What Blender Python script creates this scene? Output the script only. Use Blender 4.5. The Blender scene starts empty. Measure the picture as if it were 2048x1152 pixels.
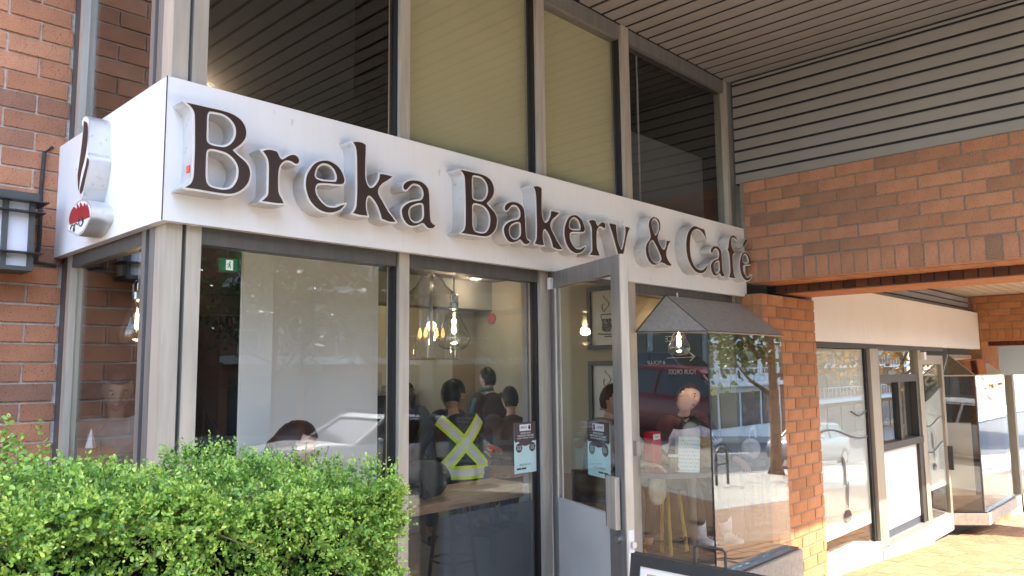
import bpy, bmesh, math, random
import numpy as np
from mathutils import Vector, Matrix
random.seed(7); rng = np.random.default_rng(11)
R = math.radians
scene = bpy.context.scene
COL = scene.collection

# ------------------------------------------------------------------ camera
YAW, PITCH, ROLL, FPX = 0.807985, 0.107639, -0.010757, 1524.43
cam_d = bpy.data.cameras.new('camera'); cam = bpy.data.objects.new('camera', cam_d); COL.objects.link(cam)
cam_d.sensor_fit = 'HORIZONTAL'; cam_d.sensor_width = 36.0; cam_d.lens = 36.0*FPX/2048
cam_d.clip_start = 0.05; cam_d.clip_end = 1500
f_ = Vector((math.sin(YAW)*math.cos(PITCH), math.cos(YAW)*math.cos(PITCH), math.sin(PITCH)))
r_ = Vector((math.cos(YAW), -math.sin(YAW), 0)); u_ = r_.cross(f_)
rr = math.cos(ROLL)*r_ + math.sin(ROLL)*u_; uu = -math.sin(ROLL)*r_ + math.cos(ROLL)*u_
cam.matrix_world = Matrix(((rr.x, uu.x, -f_.x, 0), (rr.y, uu.y, -f_.y, 0), (rr.z, uu.z, -f_.z, 1.6), (0, 0, 0, 1)))
scene.camera = cam

# ------------------------------------------------------------------ sky, sun, exposure
SUN_EL, SUN_AZ = R(48), R(30)          # azimuth measured from -Y towards +X
world = bpy.data.worlds.new('World'); scene.world = world; world.use_nodes = True
wn = world.node_tree.nodes; wl = world.node_tree.links
sky = wn.new('ShaderNodeTexSky'); sky.sky_type = 'NISHITA'; sky.sun_disc = False
sky.sun_elevation = SUN_EL; sky.sun_rotation = math.pi - SUN_AZ
sky.air_density = 0.95; sky.dust_density = 1.8; sky.ozone_density = 0.8
wl.new(sky.outputs[0], wn['Background'].inputs[0]); wn['Background'].inputs[1].default_value = 0.15
sd = bpy.data.lights.new('sun', 'SUN'); sd.energy = 2.0; sd.angle = R(0.53); sd.color = (1.0, 0.93, 0.82)
sun = bpy.data.objects.new('sun', sd); COL.objects.link(sun)
sun_dir = Vector((math.sin(SUN_AZ)*math.cos(SUN_EL), -math.cos(SUN_AZ)*math.cos(SUN_EL), math.sin(SUN_EL)))
sun.rotation_euler = sun_dir.to_track_quat('Z', 'Y').to_euler()
vs = scene.view_settings; vs.view_transform = 'Standard'; vs.look = 'None'; vs.exposure = 3.25; vs.gamma = 1.0
vs.use_curve_mapping = False
scene.cycles.use_denoising = True; scene.cycles.max_bounces = 10; scene.cycles.transparent_max_bounces = 24
scene.cycles.diffuse_bounces = 4; scene.cycles.glossy_bounces = 4; scene.cycles.sample_clamp_indirect = 6.0
scene.cycles.caustics_reflective = False; scene.cycles.caustics_refractive = False

# ------------------------------------------------------------------ materials
M = {}
def nodes(name):
    m = bpy.data.materials.new(name); m.use_nodes = True; M[name] = m
    nt = m.node_tree; return m, nt, nt.nodes['Principled BSDF']
def setp(b, **k):
    for a, v in k.items():
        b.inputs[{'col': 'Base Color', 'rough': 'Roughness', 'metal': 'Metallic', 'spec': 'Specular IOR Level'}[a]].default_value = v
def noise(nt, scale, detail=4, coords='Object', stretch=None):
    tc = nt.nodes.new('ShaderNodeTexCoord'); n = nt.nodes.new('ShaderNodeTexNoise')
    n.inputs['Scale'].default_value = scale; n.inputs['Detail'].default_value = detail
    src = tc.outputs[coords]
    if stretch:
        mp = nt.nodes.new('ShaderNodeMapping'); mp.inputs['Scale'].default_value = stretch
        nt.links.new(src, mp.inputs[0]); src = mp.outputs[0]
    nt.links.new(src, n.inputs['Vector']); return n
def ramp(nt, src, *stops):
    r = nt.nodes.new('ShaderNodeValToRGB'); e = r.color_ramp.elements
    while len(e) < len(stops): e.new(0.5)
    for i, (p, c) in enumerate(stops):
        e[i].position = p; e[i].color = (*c, 1) if len(c) == 3 else c
    nt.links.new(src, r.inputs[0]); return r
def mixc(nt, fac, a, b, mode='MIX'):
    m = nt.nodes.new('ShaderNodeMix'); m.data_type = 'RGBA'; m.blend_type = mode
    for i, v in ((0, fac), (6, a), (7, b)):
        if isinstance(v, (int, float)): m.inputs[i].default_value = v
        elif isinstance(v, tuple): m.inputs[i].default_value = (*v, 1)
        else: nt.links.new(v, m.inputs[i])
    return m.outputs[2]
def bump(nt, b, src, strength=0.3, dist=0.002):
    bp = nt.nodes.new('ShaderNodeBump'); bp.inputs['Strength'].default_value = strength; bp.inputs['Distance'].default_value = dist
    nt.links.new(src, bp.inputs['Height']); nt.links.new(bp.outputs[0], b.inputs['Normal'])
def plain(name, col, rough=0.6, metal=0.0, var=0.12, scale=8.0, bumpy=0.0, stretch=None, spec=0.5):
    m, nt, b = nodes(name); setp(b, rough=rough, metal=metal, spec=spec)
    n = noise(nt, scale, 5, stretch=stretch)
    lo = tuple(c*(1-var) for c in col); hi = tuple(min(1, c*(1+var)) for c in col)
    nt.links.new(ramp(nt, n.outputs[0], (0.3, lo), (0.7, hi)).outputs[0], b.inputs['Base Color'])
    if bumpy: bump(nt, b, n.outputs[0], bumpy)
    return m
def brick_mat(name, stops, speck=0.35):
    m, nt, b = nodes(name); setp(b, rough=0.9, spec=0.25)
    oi = nt.nodes.new('ShaderNodeObjectInfo')
    base = ramp(nt, oi.outputs['Random'], *stops)
    n1 = noise(nt, 55, 6); n2 = noise(nt, 7, 3)
    c = mixc(nt, 0.5, base.outputs[0], ramp(nt, n2.outputs[0], (0.3, (0.74, 0.72, 0.72)), (0.7, (1.2, 1.16, 1.12))).outputs[0], 'MULTIPLY')
    n3 = noise(nt, 130, 2)
    c = mixc(nt, ramp(nt, n3.outputs[0], (0.60, (0, 0, 0)), (0.68, (1, 1, 1))).outputs[0], c, mixc(nt, 0.75, c, (0.05, 0.035, 0.03)))
    nt.links.new(c, b.inputs['Base Color']); bump(nt, b, n1.outputs[0], 0.9, 0.003)
    return m
brick_mat('brick_left', ((0.0, (0.29, 0.16, 0.11)), (0.15, (0.45, 0.205, 0.115)), (0.6, (0.53, 0.245, 0.135)), (1.0, (0.58, 0.285, 0.165))))
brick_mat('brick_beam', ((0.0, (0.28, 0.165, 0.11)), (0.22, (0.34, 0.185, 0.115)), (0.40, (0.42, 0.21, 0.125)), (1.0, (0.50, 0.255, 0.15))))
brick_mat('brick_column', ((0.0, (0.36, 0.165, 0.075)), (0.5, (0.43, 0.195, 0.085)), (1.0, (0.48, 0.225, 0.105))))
brick_mat('brick_shaded', ((0.0, (0.07, 0.035, 0.025)), (0.5, (0.11, 0.05, 0.032)), (1.0, (0.15, 0.065, 0.04))))
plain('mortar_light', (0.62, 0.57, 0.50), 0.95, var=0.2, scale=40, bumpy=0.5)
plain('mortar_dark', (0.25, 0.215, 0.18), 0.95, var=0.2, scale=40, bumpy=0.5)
plain('paver', (0.36, 0.22, 0.14), 0.9, var=0.25, scale=6, bumpy=0.4)
def paver_obj():
    m, nt, b = nodes('paver_piece'); setp(b, rough=0.85, spec=0.3)
    oi = nt.nodes.new('ShaderNodeObjectInfo')
    base = ramp(nt, oi.outputs['Random'], (0, (0.215, 0.11, 0.052)), (0.5, (0.245, 0.13, 0.062)), (1, (0.28, 0.152, 0.078)))
    n = noise(nt, 9, 5)
    nt.links.new(mixc(nt, 0.5, base.outputs[0], ramp(nt, n.outputs[0], (0.3, (0.7, 0.7, 0.7)), (0.7, (1.15, 1.12, 1.1))).outputs[0], 'MULTIPLY'), b.inputs['Base Color'])
    bump(nt, b, noise(nt, 60, 4).outputs[0], 0.4)
paver_obj()
def paver_field():
    m, nt, b = nodes('paver_field'); setp(b, rough=0.85)
    tc = nt.nodes.new('ShaderNodeTexCoord'); br = nt.nodes.new('ShaderNodeTexBrick')
    br.inputs['Scale'].default_value = 1.0; br.inputs['Brick Width'].default_value = 0.30; br.inputs['Row Height'].default_value = 0.15
    br.inputs['Mortar Size'].default_value = 0.006; br.inputs['Color1'].default_value = (0.20, 0.115, 0.062, 1)
    br.inputs['Color2'].default_value = (0.27, 0.165, 0.10, 1); br.inputs['Mortar'].default_value = (0.16, 0.12, 0.09, 1)
    nt.links.new(tc.outputs['Object'], br.inputs[0])
    n = noise(nt, 1.3, 5)
    nt.links.new(mixc(nt, 0.4, br.outputs[0], ramp(nt, n.outputs[0], (0.3, (0.7, 0.7, 0.7)), (0.7, (1.1, 1.1, 1.1))).outputs[0], 'MULTIPLY'), b.inputs['Base Color'])
paver_field()
# weathered white sign: faint vertical streaks and smudges
def sign_mat(name, col, streak):
    m, nt, b = nodes(name); setp(b, rough=0.38, spec=0.4)
    n1 = noise(nt, 9, 5, stretch=(3.0, 3.0, 0.25)); n2 = noise(nt, 2.2, 4); n3 = noise(nt, 26, 3, stretch=(1, 1, 0.5))
    c = mixc(nt, ramp(nt, n1.outputs[0], (0.5, (0, 0, 0)), (0.75, (0.35, 0.35, 0.35))).outputs[0], col, streak)
    c = mixc(nt, ramp(nt, n2.outputs[0], (0.5, (0, 0, 0)), (0.8, (0.2, 0.2, 0.2))).outputs[0], c, tuple(x*0.86 for x in streak))
    c = mixc(nt, ramp(nt, n3.outputs[0], (0.70, (0, 0, 0)), (0.78, (0.55, 0.55, 0.55))).outputs[0], c, tuple(x*0.72 for x in streak))
    nt.links.new(c, b.inputs['Base Color'])
sign_mat('sign_white', (0.84, 0.84, 0.83), (0.76, 0.745, 0.71))
sign_mat('blank_sign', (0.82, 0.77, 0.68), (0.72, 0.65, 0.55))
plain('letter_brown', (0.040, 0.022, 0.017), 0.42, var=0.12, scale=5)
m, nt, b = nodes('letter_silver'); setp(b, rough=0.33, metal=0.55, spec=0.5)
n = noise(nt, 30, 4); n2 = noise(nt, 5, 3)
c = mixc(nt, ramp(nt, n2.outputs[0], (0.45, (0, 0, 0)), (0.75, (1, 1, 1))).outputs[0], (0.66, 0.66, 0.655), (0.50, 0.49, 0.475))
nt.links.new(mixc(nt, ramp(nt, n.outputs[0], (0.62, (0, 0, 0)), (0.72, (0.5, 0.5, 0.5))).outputs[0], c, (0.36, 0.34, 0.31)), b.inputs['Base Color'])
plain('letter_trim', (0.78, 0.75, 0.72), 0.35, var=0.06)
plain('emblem_red', (0.32, 0.02, 0.022), 0.4, var=0.25, scale=6)
plain('white_paint', (0.80, 0.80, 0.79), 0.45, var=0.04)
plain('sticker_red', (0.65, 0.06, 0.03), 0.5)
# bronze anodised aluminium of the shop fronts
def alu(name, col, rough=0.42, metal=0.55):
    m, nt, b = nodes(name); setp(b, rough=rough, metal=metal, spec=0.5)
    n = noise(nt, 5, 6, stretch=(6, 6, 0.6)); n2 = noise(nt, 90, 2)
    c = ramp(nt, n.outputs[0], (0.3, tuple(x*0.86 for x in col)), (0.7, tuple(x*1.12 for x in col))).outputs[0]
    c = mixc(nt, ramp(nt, n2.outputs[0], (0.74, (0, 0, 0)), (0.78, (0.4, 0.4, 0.4))).outputs[0], c, tuple(min(1, x*1.7) for x in col))
    nt.links.new(c, b.inputs['Base Color'])
alu('alu_champagne', (0.55, 0.50, 0.42), .42, .4); alu('alu_grey', (0.28, 0.272, 0.258)); alu('alu_dark', (0.125, 0.12, 0.115), 0.45, 0.4)
alu('bay_roof', (0.40, 0.375, 0.34), 0.5, 0.0); alu('alu_tan', (0.34, 0.295, 0.22), 0.45, 0.3); alu('alu_bronze', (0.045, 0.037, 0.029), 0.45, 0.2)
plain('gasket', (0.012, 0.012, 0.013), 0.6)
plain('soffit', (0.275, 0.262, 0.245), 0.55, var=0.05, scale=3)
plain('soffit_light', (0.44, 0.38, 0.29), 0.55, var=0.05, scale=3)
plain('slat_paint', (0.275, 0.268, 0.25), 0.5, var=0.07, scale=2.5)
plain('gap_dark', (0.012, 0.012, 0.016), 0.8)
plain('door_panel', (0.57, 0.54, 0.49), 0.45, var=0.06, scale=4)
plain('stone_ledge', (0.42, 0.35, 0.27), 0.8, var=0.15, scale=25, bumpy=0.2)
plain('stone_pale', (0.62, 0.56, 0.46), 0.8, var=0.1, scale=20, bumpy=0.2)
plain('black_sill', (0.022, 0.022, 0.024), 0.35)
plain('black_metal', (0.028, 0.029, 0.03), 0.45)
plain('lamp_metal', (0.075, 0.08, 0.078), 0.5, var=0.15)
plain('lamp_diffuser', (0.74, 0.76, 0.82), 0.35, var=0.06, scale=10)
plain('tar', (0.045, 0.042, 0.04), 0.85, var=0.3, scale=30, bumpy=0.5)
def glass(name, tint=(0.9, 0.92, 0.9), ior=1.5, gain=1.7):
    m = bpy.data.materials.new(name); m.use_nodes = True; M[name] = m; nt = m.node_tree; nt.nodes.clear()
    o = nt.nodes.new('ShaderNodeOutputMaterial'); mx = nt.nodes.new('ShaderNodeMixShader')
    t = nt.nodes.new('ShaderNodeBsdfTransparent'); t.inputs[0].default_value = (*tint, 1)
    g = nt.nodes.new('ShaderNodeBsdfGlossy'); g.inputs['Roughness'].default_value = 0.0; g.inputs[0].default_value = (0.95, 0.97, 0.97, 1)
    ge = nt.nodes.new('ShaderNodeNewGeometry'); dt = nt.nodes.new('ShaderNodeVectorMath'); dt.operation = 'DOT_PRODUCT'
    nt.links.new(ge.outputs['Normal'], dt.inputs[0]); nt.links.new(ge.outputs['Incoming'], dt.inputs[1])
    def mth(op, a, b=None):
        q = nt.nodes.new('ShaderNodeMath'); q.operation = op; q.use_clamp = op in ('MULTIPLY', 'SUBTRACT')
        for i, v in enumerate((a, b)):
            if v is None: continue
            if isinstance(v, (int, float)): q.inputs[i].default_value = v
            else: nt.links.new(v, q.inputs[i])
        return q.outputs[0]
    r0 = ((ior-1)/(ior+1))**2      # Schlick reflectance, the same from both sides of the pane
    pw = mth('POWER', mth('SUBTRACT', 1.0, mth('ABSOLUTE', dt.outputs['Value'])), 5.0)
    mul_out = mth('MULTIPLY', mth('ADD', mth('MULTIPLY', pw, 1-r0), r0), gain)
    n = noise(nt, 0.9, 2); bp = nt.nodes.new('ShaderNodeBump'); bp.inputs['Strength'].default_value = 0.035; bp.inputs['Distance'].default_value = 0.02
    nt.links.new(n.outputs[0], bp.inputs['Height']); nt.links.new(bp.outputs[0], g.inputs['Normal'])
    nt.links.new(mul_out, mx.inputs[0])
    nt.links.new(t.outputs[0], mx.inputs[1]); nt.links.new(g.outputs[0], mx.inputs[2]); nt.links.new(mx.outputs[0], o.inputs[0])
glass('glass', (.95, .96, .95), 1.5, 1.2); glass('glass_grey', (0.75, 0.76, 0.76), 1.5, 1.3); glass('glass_bay', (0.85, 0.87, 0.86), 1.55, 2.1)
glass('bulb_glass', (0.93, 0.91, 0.88), 1.5, 3.2); glass('glass_bronze', (0.80, 0.79, 0.75), 1.55, 1.8)
def film(name, col, alpha):
    m = bpy.data.materials.new(name); m.use_nodes = True; M[name] = m; nt = m.node_tree
    b = nt.nodes['Principled BSDF']; setp(b, col=(*col, 1), rough=0.12, spec=0.8); b.inputs['Alpha'].default_value = alpha
film('frost_film', (0.70, 0.71, 0.62), 0.90); film('frost_low', (0.78, 0.78, 0.72), 0.97)
film('film_grey', (0.085, 0.10, 0.125), 0.5)
def emit(name, col, s):
    m = bpy.data.materials.new(name); m.use_nodes = True; M[name] = m; nt = m.node_tree
    b = nt.nodes['Principled BSDF']; setp(b, col=(*col, 1)); b.inputs['Emission Color'].default_value = (*col, 1); b.inputs['Emission Strength'].default_value = s
emit('filament', (1.0, 0.62, 0.22), 7.0); emit('filament_dim', (1.0, 0.5, 0.15), 0.3); emit('downlight_glow', (1.0, 0.86, 0.62), 3.0); emit('exit_green', (0.0, 0.16, 0.06), 0.06)
emit('exit_white', (0.6, 0.68, 0.62), 0.12)
plain('blind', (0.52, 0.465, 0.27), 0.8, var=0.05, scale=1.5)
plain('tan_wall', (0.34, 0.275, 0.18), 0.85, var=0.06, scale=2); plain('cream_wall', (0.60, 0.56, 0.47), 0.85, var=0.04, scale=2)
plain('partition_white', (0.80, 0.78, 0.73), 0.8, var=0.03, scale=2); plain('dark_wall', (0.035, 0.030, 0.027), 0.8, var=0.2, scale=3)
plain('ceiling_paint', (0.25, 0.225, 0.185), 0.9, var=0.04); plain('wood_floor', (0.16, 0.13, 0.10), 0.55, var=0.25, scale=5, stretch=(1, 12, 1))
plain('wood_counter', (0.30, 0.19, 0.10), 0.45, var=0.35, scale=4, stretch=(1.2, 14, 14)); plain('wood_dark', (0.075, 0.04, 0.025), 0.5, var=0.25, scale=5, stretch=(1, 1, .2))
plain('kick_panel', (0.045, 0.05, 0.06), 0.5, var=0.12); plain('grey_wall', (0.30, 0.30, 0.29), 0.8, var=0.04)
plain('frame_charcoal', (0.035, 0.037, 0.04), 0.5); plain('print_paper', (0.64, 0.64, 0.60), 0.7, var=0.03); plain('bean', (0.03, 0.024, 0.02), 0.6, var=0.4, scale=40)
plain('steel', (0.55, 0.55, 0.54), 0.3, 0.9, var=0.08); plain('white_plastic', (0.75, 0.74, 0.72), 0.4, var=0.03)
plain('poster_brown', (0.075, 0.05, 0.052), 0.5, var=0.06); plain('poster_mint', (0.56, 0.78, 0.76), 0.5, var=0.05); plain('poster_white', (0.80, 0.80, 0.79), 0.5, var=0.02)
plain('print_dark', (0.03, 0.03, 0.03), 0.6); plain('print_teal', (0.13, 0.28, 0.27), 0.6)
plain('ink_grey', (0.12, 0.12, 0.115), 0.6)
plain('red_plastic', (0.50, 0.012, 0.022), 0.35); plain('kraft', (0.30, 0.22, 0.12), 0.8, var=0.12, scale=12); plain('pastel_paper', (0.72, 0.74, 0.70), 0.7, var=0.03)
for nme, cc in (('dot_blue', (0.25, 0.5, 0.62)), ('dot_yellow', (0.75, 0.66, 0.2)), ('dot_green', (0.35, 0.6, 0.3))): plain(nme, cc, 0.7)
plain('reflected_board', (0.012, 0.012, 0.013), 0.55); plain('chalk', (0.62, 0.60, 0.56), 0.9, var=0.25, scale=60)
plain('skin', (0.62, 0.40, 0.30), 0.5, var=0.08, scale=9); plain('skin_tan', (0.40, 0.23, 0.15), 0.5, var=0.08, scale=9); plain('skin_dark', (0.16, 0.085, 0.055), 0.5, var=0.08, scale=9)
plain('hair_black', (0.012, 0.010, 0.010), 0.45, var=0.4, scale=60, bumpy=0.4); plain('hair_auburn', (0.085, 0.030, 0.018), 0.42, var=0.45, scale=40, bumpy=0.5, stretch=(5, 5, 1))
plain('hair_brown', (0.05, 0.03, 0.02), 0.5, var=0.4, scale=60, bumpy=0.4)
plain('hair_soft', (0.10, 0.060, 0.038), 0.5, var=0.4, scale=60, bumpy=0.4); plain('lip', (0.36, 0.13, 0.11), 0.45); plain('eye_dark', (0.02, 0.015, 0.012), 0.2); plain('eye_white', (0.6, 0.58, 0.55), 0.3)
for nme, cc in (('cloth_navy', (0.016, 0.020, 0.035)), ('cloth_black', (0.018, 0.017, 0.018)), ('cloth_brown', (0.05, 0.032, 0.03)), ('cloth_lilac', (0.58, 0.52, 0.58)), ('cloth_grey', (0.14, 0.15, 0.17)),
                ('cloth_denim', (0.035, 0.05, 0.085)), ('cloth_hoodie', (0.27, 0.28, 0.29)), ('cloth_teal', (0.05, 0.16, 0.19)), ('cloth_taupe', (0.14, 0.10, 0.075)), ('cloth_red', (0.4, 0.02, 0.02)),
                ('cloth_tote', (0.44, 0.42, 0.33)), ('cloth_pack', (0.035, 0.042, 0.042)), ('shoe_white', (0.72, 0.70, 0.66)), ('sock_white', (0.72, 0.72, 0.72)), ('shoe_dark', (0.03, 0.03, 0.03))):
    plain(nme, cc, 0.85, var=0.15, scale=25, bumpy=0.3)
plain('hi_vis', (0.62, 0.85, 0.02), 0.6, var=0.05); plain('reflective', (0.66, 0.67, 0.68), 0.35, var=0.06)
plain('navy_stripe', (0.02, 0.03, 0.14), 0.6)
plain('asphalt', (0.055, 0.055, 0.056), 0.9, var=0.2, scale=30, bumpy=0.3); plain('aggregate', (0.33, 0.305, 0.26), 0.9, var=0.28, scale=70, bumpy=0.4)
plain('concrete', (0.32, 0.30, 0.27), 0.85, var=0.12, scale=6); plain('earth', (0.10, 0.09, 0.07), 0.95, var=0.2, scale=2)
plain('white_render', (0.66, 0.66, 0.64), 0.8, var=0.05, scale=1.5); plain('far_brick', (0.28, 0.15, 0.10), 0.9, var=0.15, scale=3); plain('window_dark', (0.05, 0.06, 0.07), 0.15)
plain('storey_stone', (0.38, 0.33, 0.28), 0.85, var=0.1, scale=1.2)
plain('paint_yellow', (0.75, 0.52, 0.03), 0.5); plain('paint_green', (0.03, 0.32, 0.06), 0.5)
plain('bark', (0.14, 0.10, 0.07), 0.95, var=0.35, scale=14, bumpy=0.8, stretch=(1, 1, .3))
for nme, cc in (('car_white', (0.78, 0.79, 0.80)), ('car_red', (0.22, 0.008, 0.02)), ('car_dark', (0.02, 0.027, 0.036)), ('car_silver', (0.36, 0.38, 0.40))): plain(nme, cc, 0.18, var=0.02, spec=0.7)
plain('car_glass', (0.012, 0.014, 0.016), 0.06, spec=0.8); plain('tyre', (0.02, 0.02, 0.02), 0.8); emit('tail_lamp', (0.6, 0.01, 0.01), 0.6)
def leafmat(name, stops, trans=0.3, gloss=0.35):
    m, nt, b = nodes(name); setp(b, rough=gloss, spec=0.45)
    at = nt.nodes.new('ShaderNodeAttribute'); at.attribute_name = 'tone'
    rp = ramp(nt, at.outputs['Fac'], *stops)
    nt.links.new(rp.outputs[0], b.inputs['Base Color'])
    tr = nt.nodes.new('ShaderNodeBsdfTranslucent'); nt.links.new(rp.outputs[0], tr.inputs[0])
    mx = nt.nodes.new('ShaderNodeMixShader'); mx.inputs[0].default_value = trans
    nt.links.new(b.outputs[0], mx.inputs[1]); nt.links.new(tr.outputs[0], mx.inputs[2])
    nt.links.new(mx.outputs[0], nt.nodes['Material Output'].inputs[0])
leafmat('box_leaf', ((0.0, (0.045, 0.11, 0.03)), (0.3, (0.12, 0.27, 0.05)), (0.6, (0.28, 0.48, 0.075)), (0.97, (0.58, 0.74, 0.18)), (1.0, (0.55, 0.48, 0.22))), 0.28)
leafmat('tree_green', ((0.0, (0.03, 0.07, 0.02)), (1.0, (0.11, 0.17, 0.04))), 0.4); leafmat('tree_gold', ((0.0, (0.22, 0.10, 0.015)), (1.0, (0.48, 0.28, 0.04))), 0.4)
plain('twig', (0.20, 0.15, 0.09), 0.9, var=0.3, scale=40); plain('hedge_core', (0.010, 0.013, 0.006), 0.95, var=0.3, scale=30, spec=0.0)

# ------------------------------------------------------------------ mesh helpers
def tag(o, label=None, cat=None, group=None, kind=None):
    for k, v in (('label', label), ('category', cat), ('group', group), ('kind', kind)):
        if v: o[k] = v
    return o
ORG = {}
def thing(name, label, cat, loc=(0, 0, 0), group=None):
    o = bpy.data.objects.new(name, None); COL.objects.link(o); o.location = loc; o.empty_display_size = 0.1
    ORG[o.name] = Vector(loc); return tag(o, label, cat, group)
def attach(o, parent):
    if parent is not None:
        o.parent = parent
        if parent.name in ORG: o.matrix_parent_inverse = Matrix.Translation(-ORG[parent.name])
        elif parent.name in PINV: o.matrix_parent_inverse = PINV[parent.name]
PINV = {}
def link(name, me, mat=None, parent=None):
    o = bpy.data.objects.new(name, me); COL.objects.link(o)
    if mat is not None and not me.materials: me.materials.append(M[mat])
    attach(o, parent); return o
def obj(name, bm, mat, parent=None, smooth=False, bevel=0.0):
    if bevel: bmesh.ops.bevel(bm, geom=[e for e in bm.edges if e.is_manifold and e.calc_face_angle(0) > 0.5], offset=bevel, segments=2, affect='EDGES', clamp_overlap=True)
    bmesh.ops.recalc_face_normals(bm, faces=bm.faces)
    me = bpy.data.meshes.new(name); bm.to_mesh(me); bm.free()
    if smooth:
        for p in me.polygons: p.use_smooth = True
    return link(name, me, mat, parent)
def box(x0, x1, y0, y1, z0, z1, bm=None):
    bm = bm or bmesh.new()
    v = [bm.verts.new(p) for p in ((x0, y0, z0), (x1, y0, z0), (x1, y1, z0), (x0, y1, z0), (x0, y0, z1), (x1, y0, z1), (x1, y1, z1), (x0, y1, z1))]
    for f in ((0, 3, 2, 1), (4, 5, 6, 7), (0, 1, 5, 4), (1, 2, 6, 5), (2, 3, 7, 6), (3, 0, 4, 7)): bm.faces.new([v[i] for i in f])
    return bm
def B(name, mat, parent, x0, x1, y0, y1, z0, z1, bevel=0.0): return obj(name, box(x0, x1, y0, y1, z0, z1), mat, parent, bevel=bevel)
def hull(points, faces, bm=None):
    bm = bm or bmesh.new(); v = [bm.verts.new(p) for p in points]
    for f in faces: bm.faces.new([v[i] for i in f])
    return bm
def slab(p0, p1, z0, z1, th, bm=None, n=None):
    """upright slab from p0 to p1 (xy), thickness th to the left-hand side"""
    bm = bm or bmesh.new(); d = Vector((p1[0]-p0[0], p1[1]-p0[1])).normalized(); nn = Vector((-d.y, d.x))*th
    z0 = z0 if isinstance(z0, tuple) else (z0, z0); z1 = z1 if isinstance(z1, tuple) else (z1, z1)
    q = [(*p0, z0[0]), (*p1, z0[1]), (p1[0]+nn.x, p1[1]+nn.y, z0[1]), (p0[0]+nn.x, p0[1]+nn.y, z0[0]), (*p0, z1[0]), (*p1, z1[1]), (p1[0]+nn.x, p1[1]+nn.y, z1[1]), (p0[0]+nn.x, p0[1]+nn.y, z1[0])]
    return hull(q, ((0, 3, 2, 1), (4, 5, 6, 7), (0, 1, 5, 4), (1, 2, 6, 5), (2, 3, 7, 6), (3, 0, 4, 7)), bm)
def prism(poly, z0, z1, bm=None):
    bm = bm or bmesh.new(); n = len(poly)
    a = [bm.verts.new((x, y, z0)) for x, y in poly]; c = [bm.verts.new((x, y, z1)) for x, y in poly]
    bm.faces.new(a[::-1]); bm.faces.new(c)
    for i in range(n): bm.faces.new((a[i], a[(i+1) % n], c[(i+1) % n], c[i]))
    return bm
def tube(path, rad, seg=8, bm=None, closed=False, caps=True):
    bm = bm or bmesh.new(); path = [Vector(p) for p in path]; n = len(path); rings = []
    rad = rad if isinstance(rad, (list, tuple)) else [rad]*n
    for i, p in enumerate(path):
        if closed: t = path[(i+1) % n]-path[i-1]
        else: t = path[min(i+1, n-1)]-path[max(i-1, 0)]
        t.normalize(); a = Vector((0, 0, 1)) if abs(t.z) < 0.9 else Vector((1, 0, 0))
        s = t.cross(a).normalized(); w = s.cross(t)
        rings.append([bm.verts.new(p+(s*math.cos(k*2*math.pi/seg)+w*math.sin(k*2*math.pi/seg))*rad[i]) for k in range(seg)])
    for i in range(n if closed else n-1):
        A, C_ = rings[i], rings[(i+1) % n]
        for k in range(seg): bm.faces.new((A[k], A[(k+1) % seg], C_[(k+1) % seg], C_[k]))
    if caps and not closed: bm.faces.new(rings[0][::-1]); bm.faces.new(rings[-1])
    return bm
def lathe(prof, c, seg=20, bm=None, caps=True):
    bm = bm or bmesh.new(); rings = []
    for r, z in prof: rings.append([bm.verts.new((c[0]+r*math.cos(k*2*math.pi/seg), c[1]+r*math.sin(k*2*math.pi/seg), c[2]+z)) for k in range(seg)])
    for A, C_ in zip(rings, rings[1:]):
        for k in range(seg): bm.faces.new((A[k], A[(k+1) % seg], C_[(k+1) % seg], C_[k]))
    if caps: bm.faces.new(rings[0][::-1]); bm.faces.new(rings[-1])
    return bm
def ball(c, r, seg=12, bm=None, sc=(1, 1, 1)):
    bm = bm or bmesh.new()
    bmesh.ops.create_uvsphere(bm, u_segments=seg, v_segments=max(6, seg*2//3), radius=r, matrix=Matrix.Translation(c) @ Matrix.Diagonal((*sc, 1)))
    return bm
def dup(root, loc, rotz=None, label=None):
    r = root.copy(); COL.objects.link(r); r.location = loc
    if rotz is not None: r.rotation_euler = (0, 0, rotz)
    if label: r['label'] = label
    for ch in list(root.children):
        c = ch.copy(); COL.objects.link(c); c.parent = r; c.matrix_parent_inverse = ch.matrix_parent_inverse.copy()
        for g in ch.children:
            d = g.copy(); COL.objects.link(d); d.parent = c; d.matrix_parent_inverse = g.matrix_parent_inverse.copy()
    return r
def ground_z(x): return 0.11-0.068*max(-14.0, min(x, 75.0))
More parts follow.
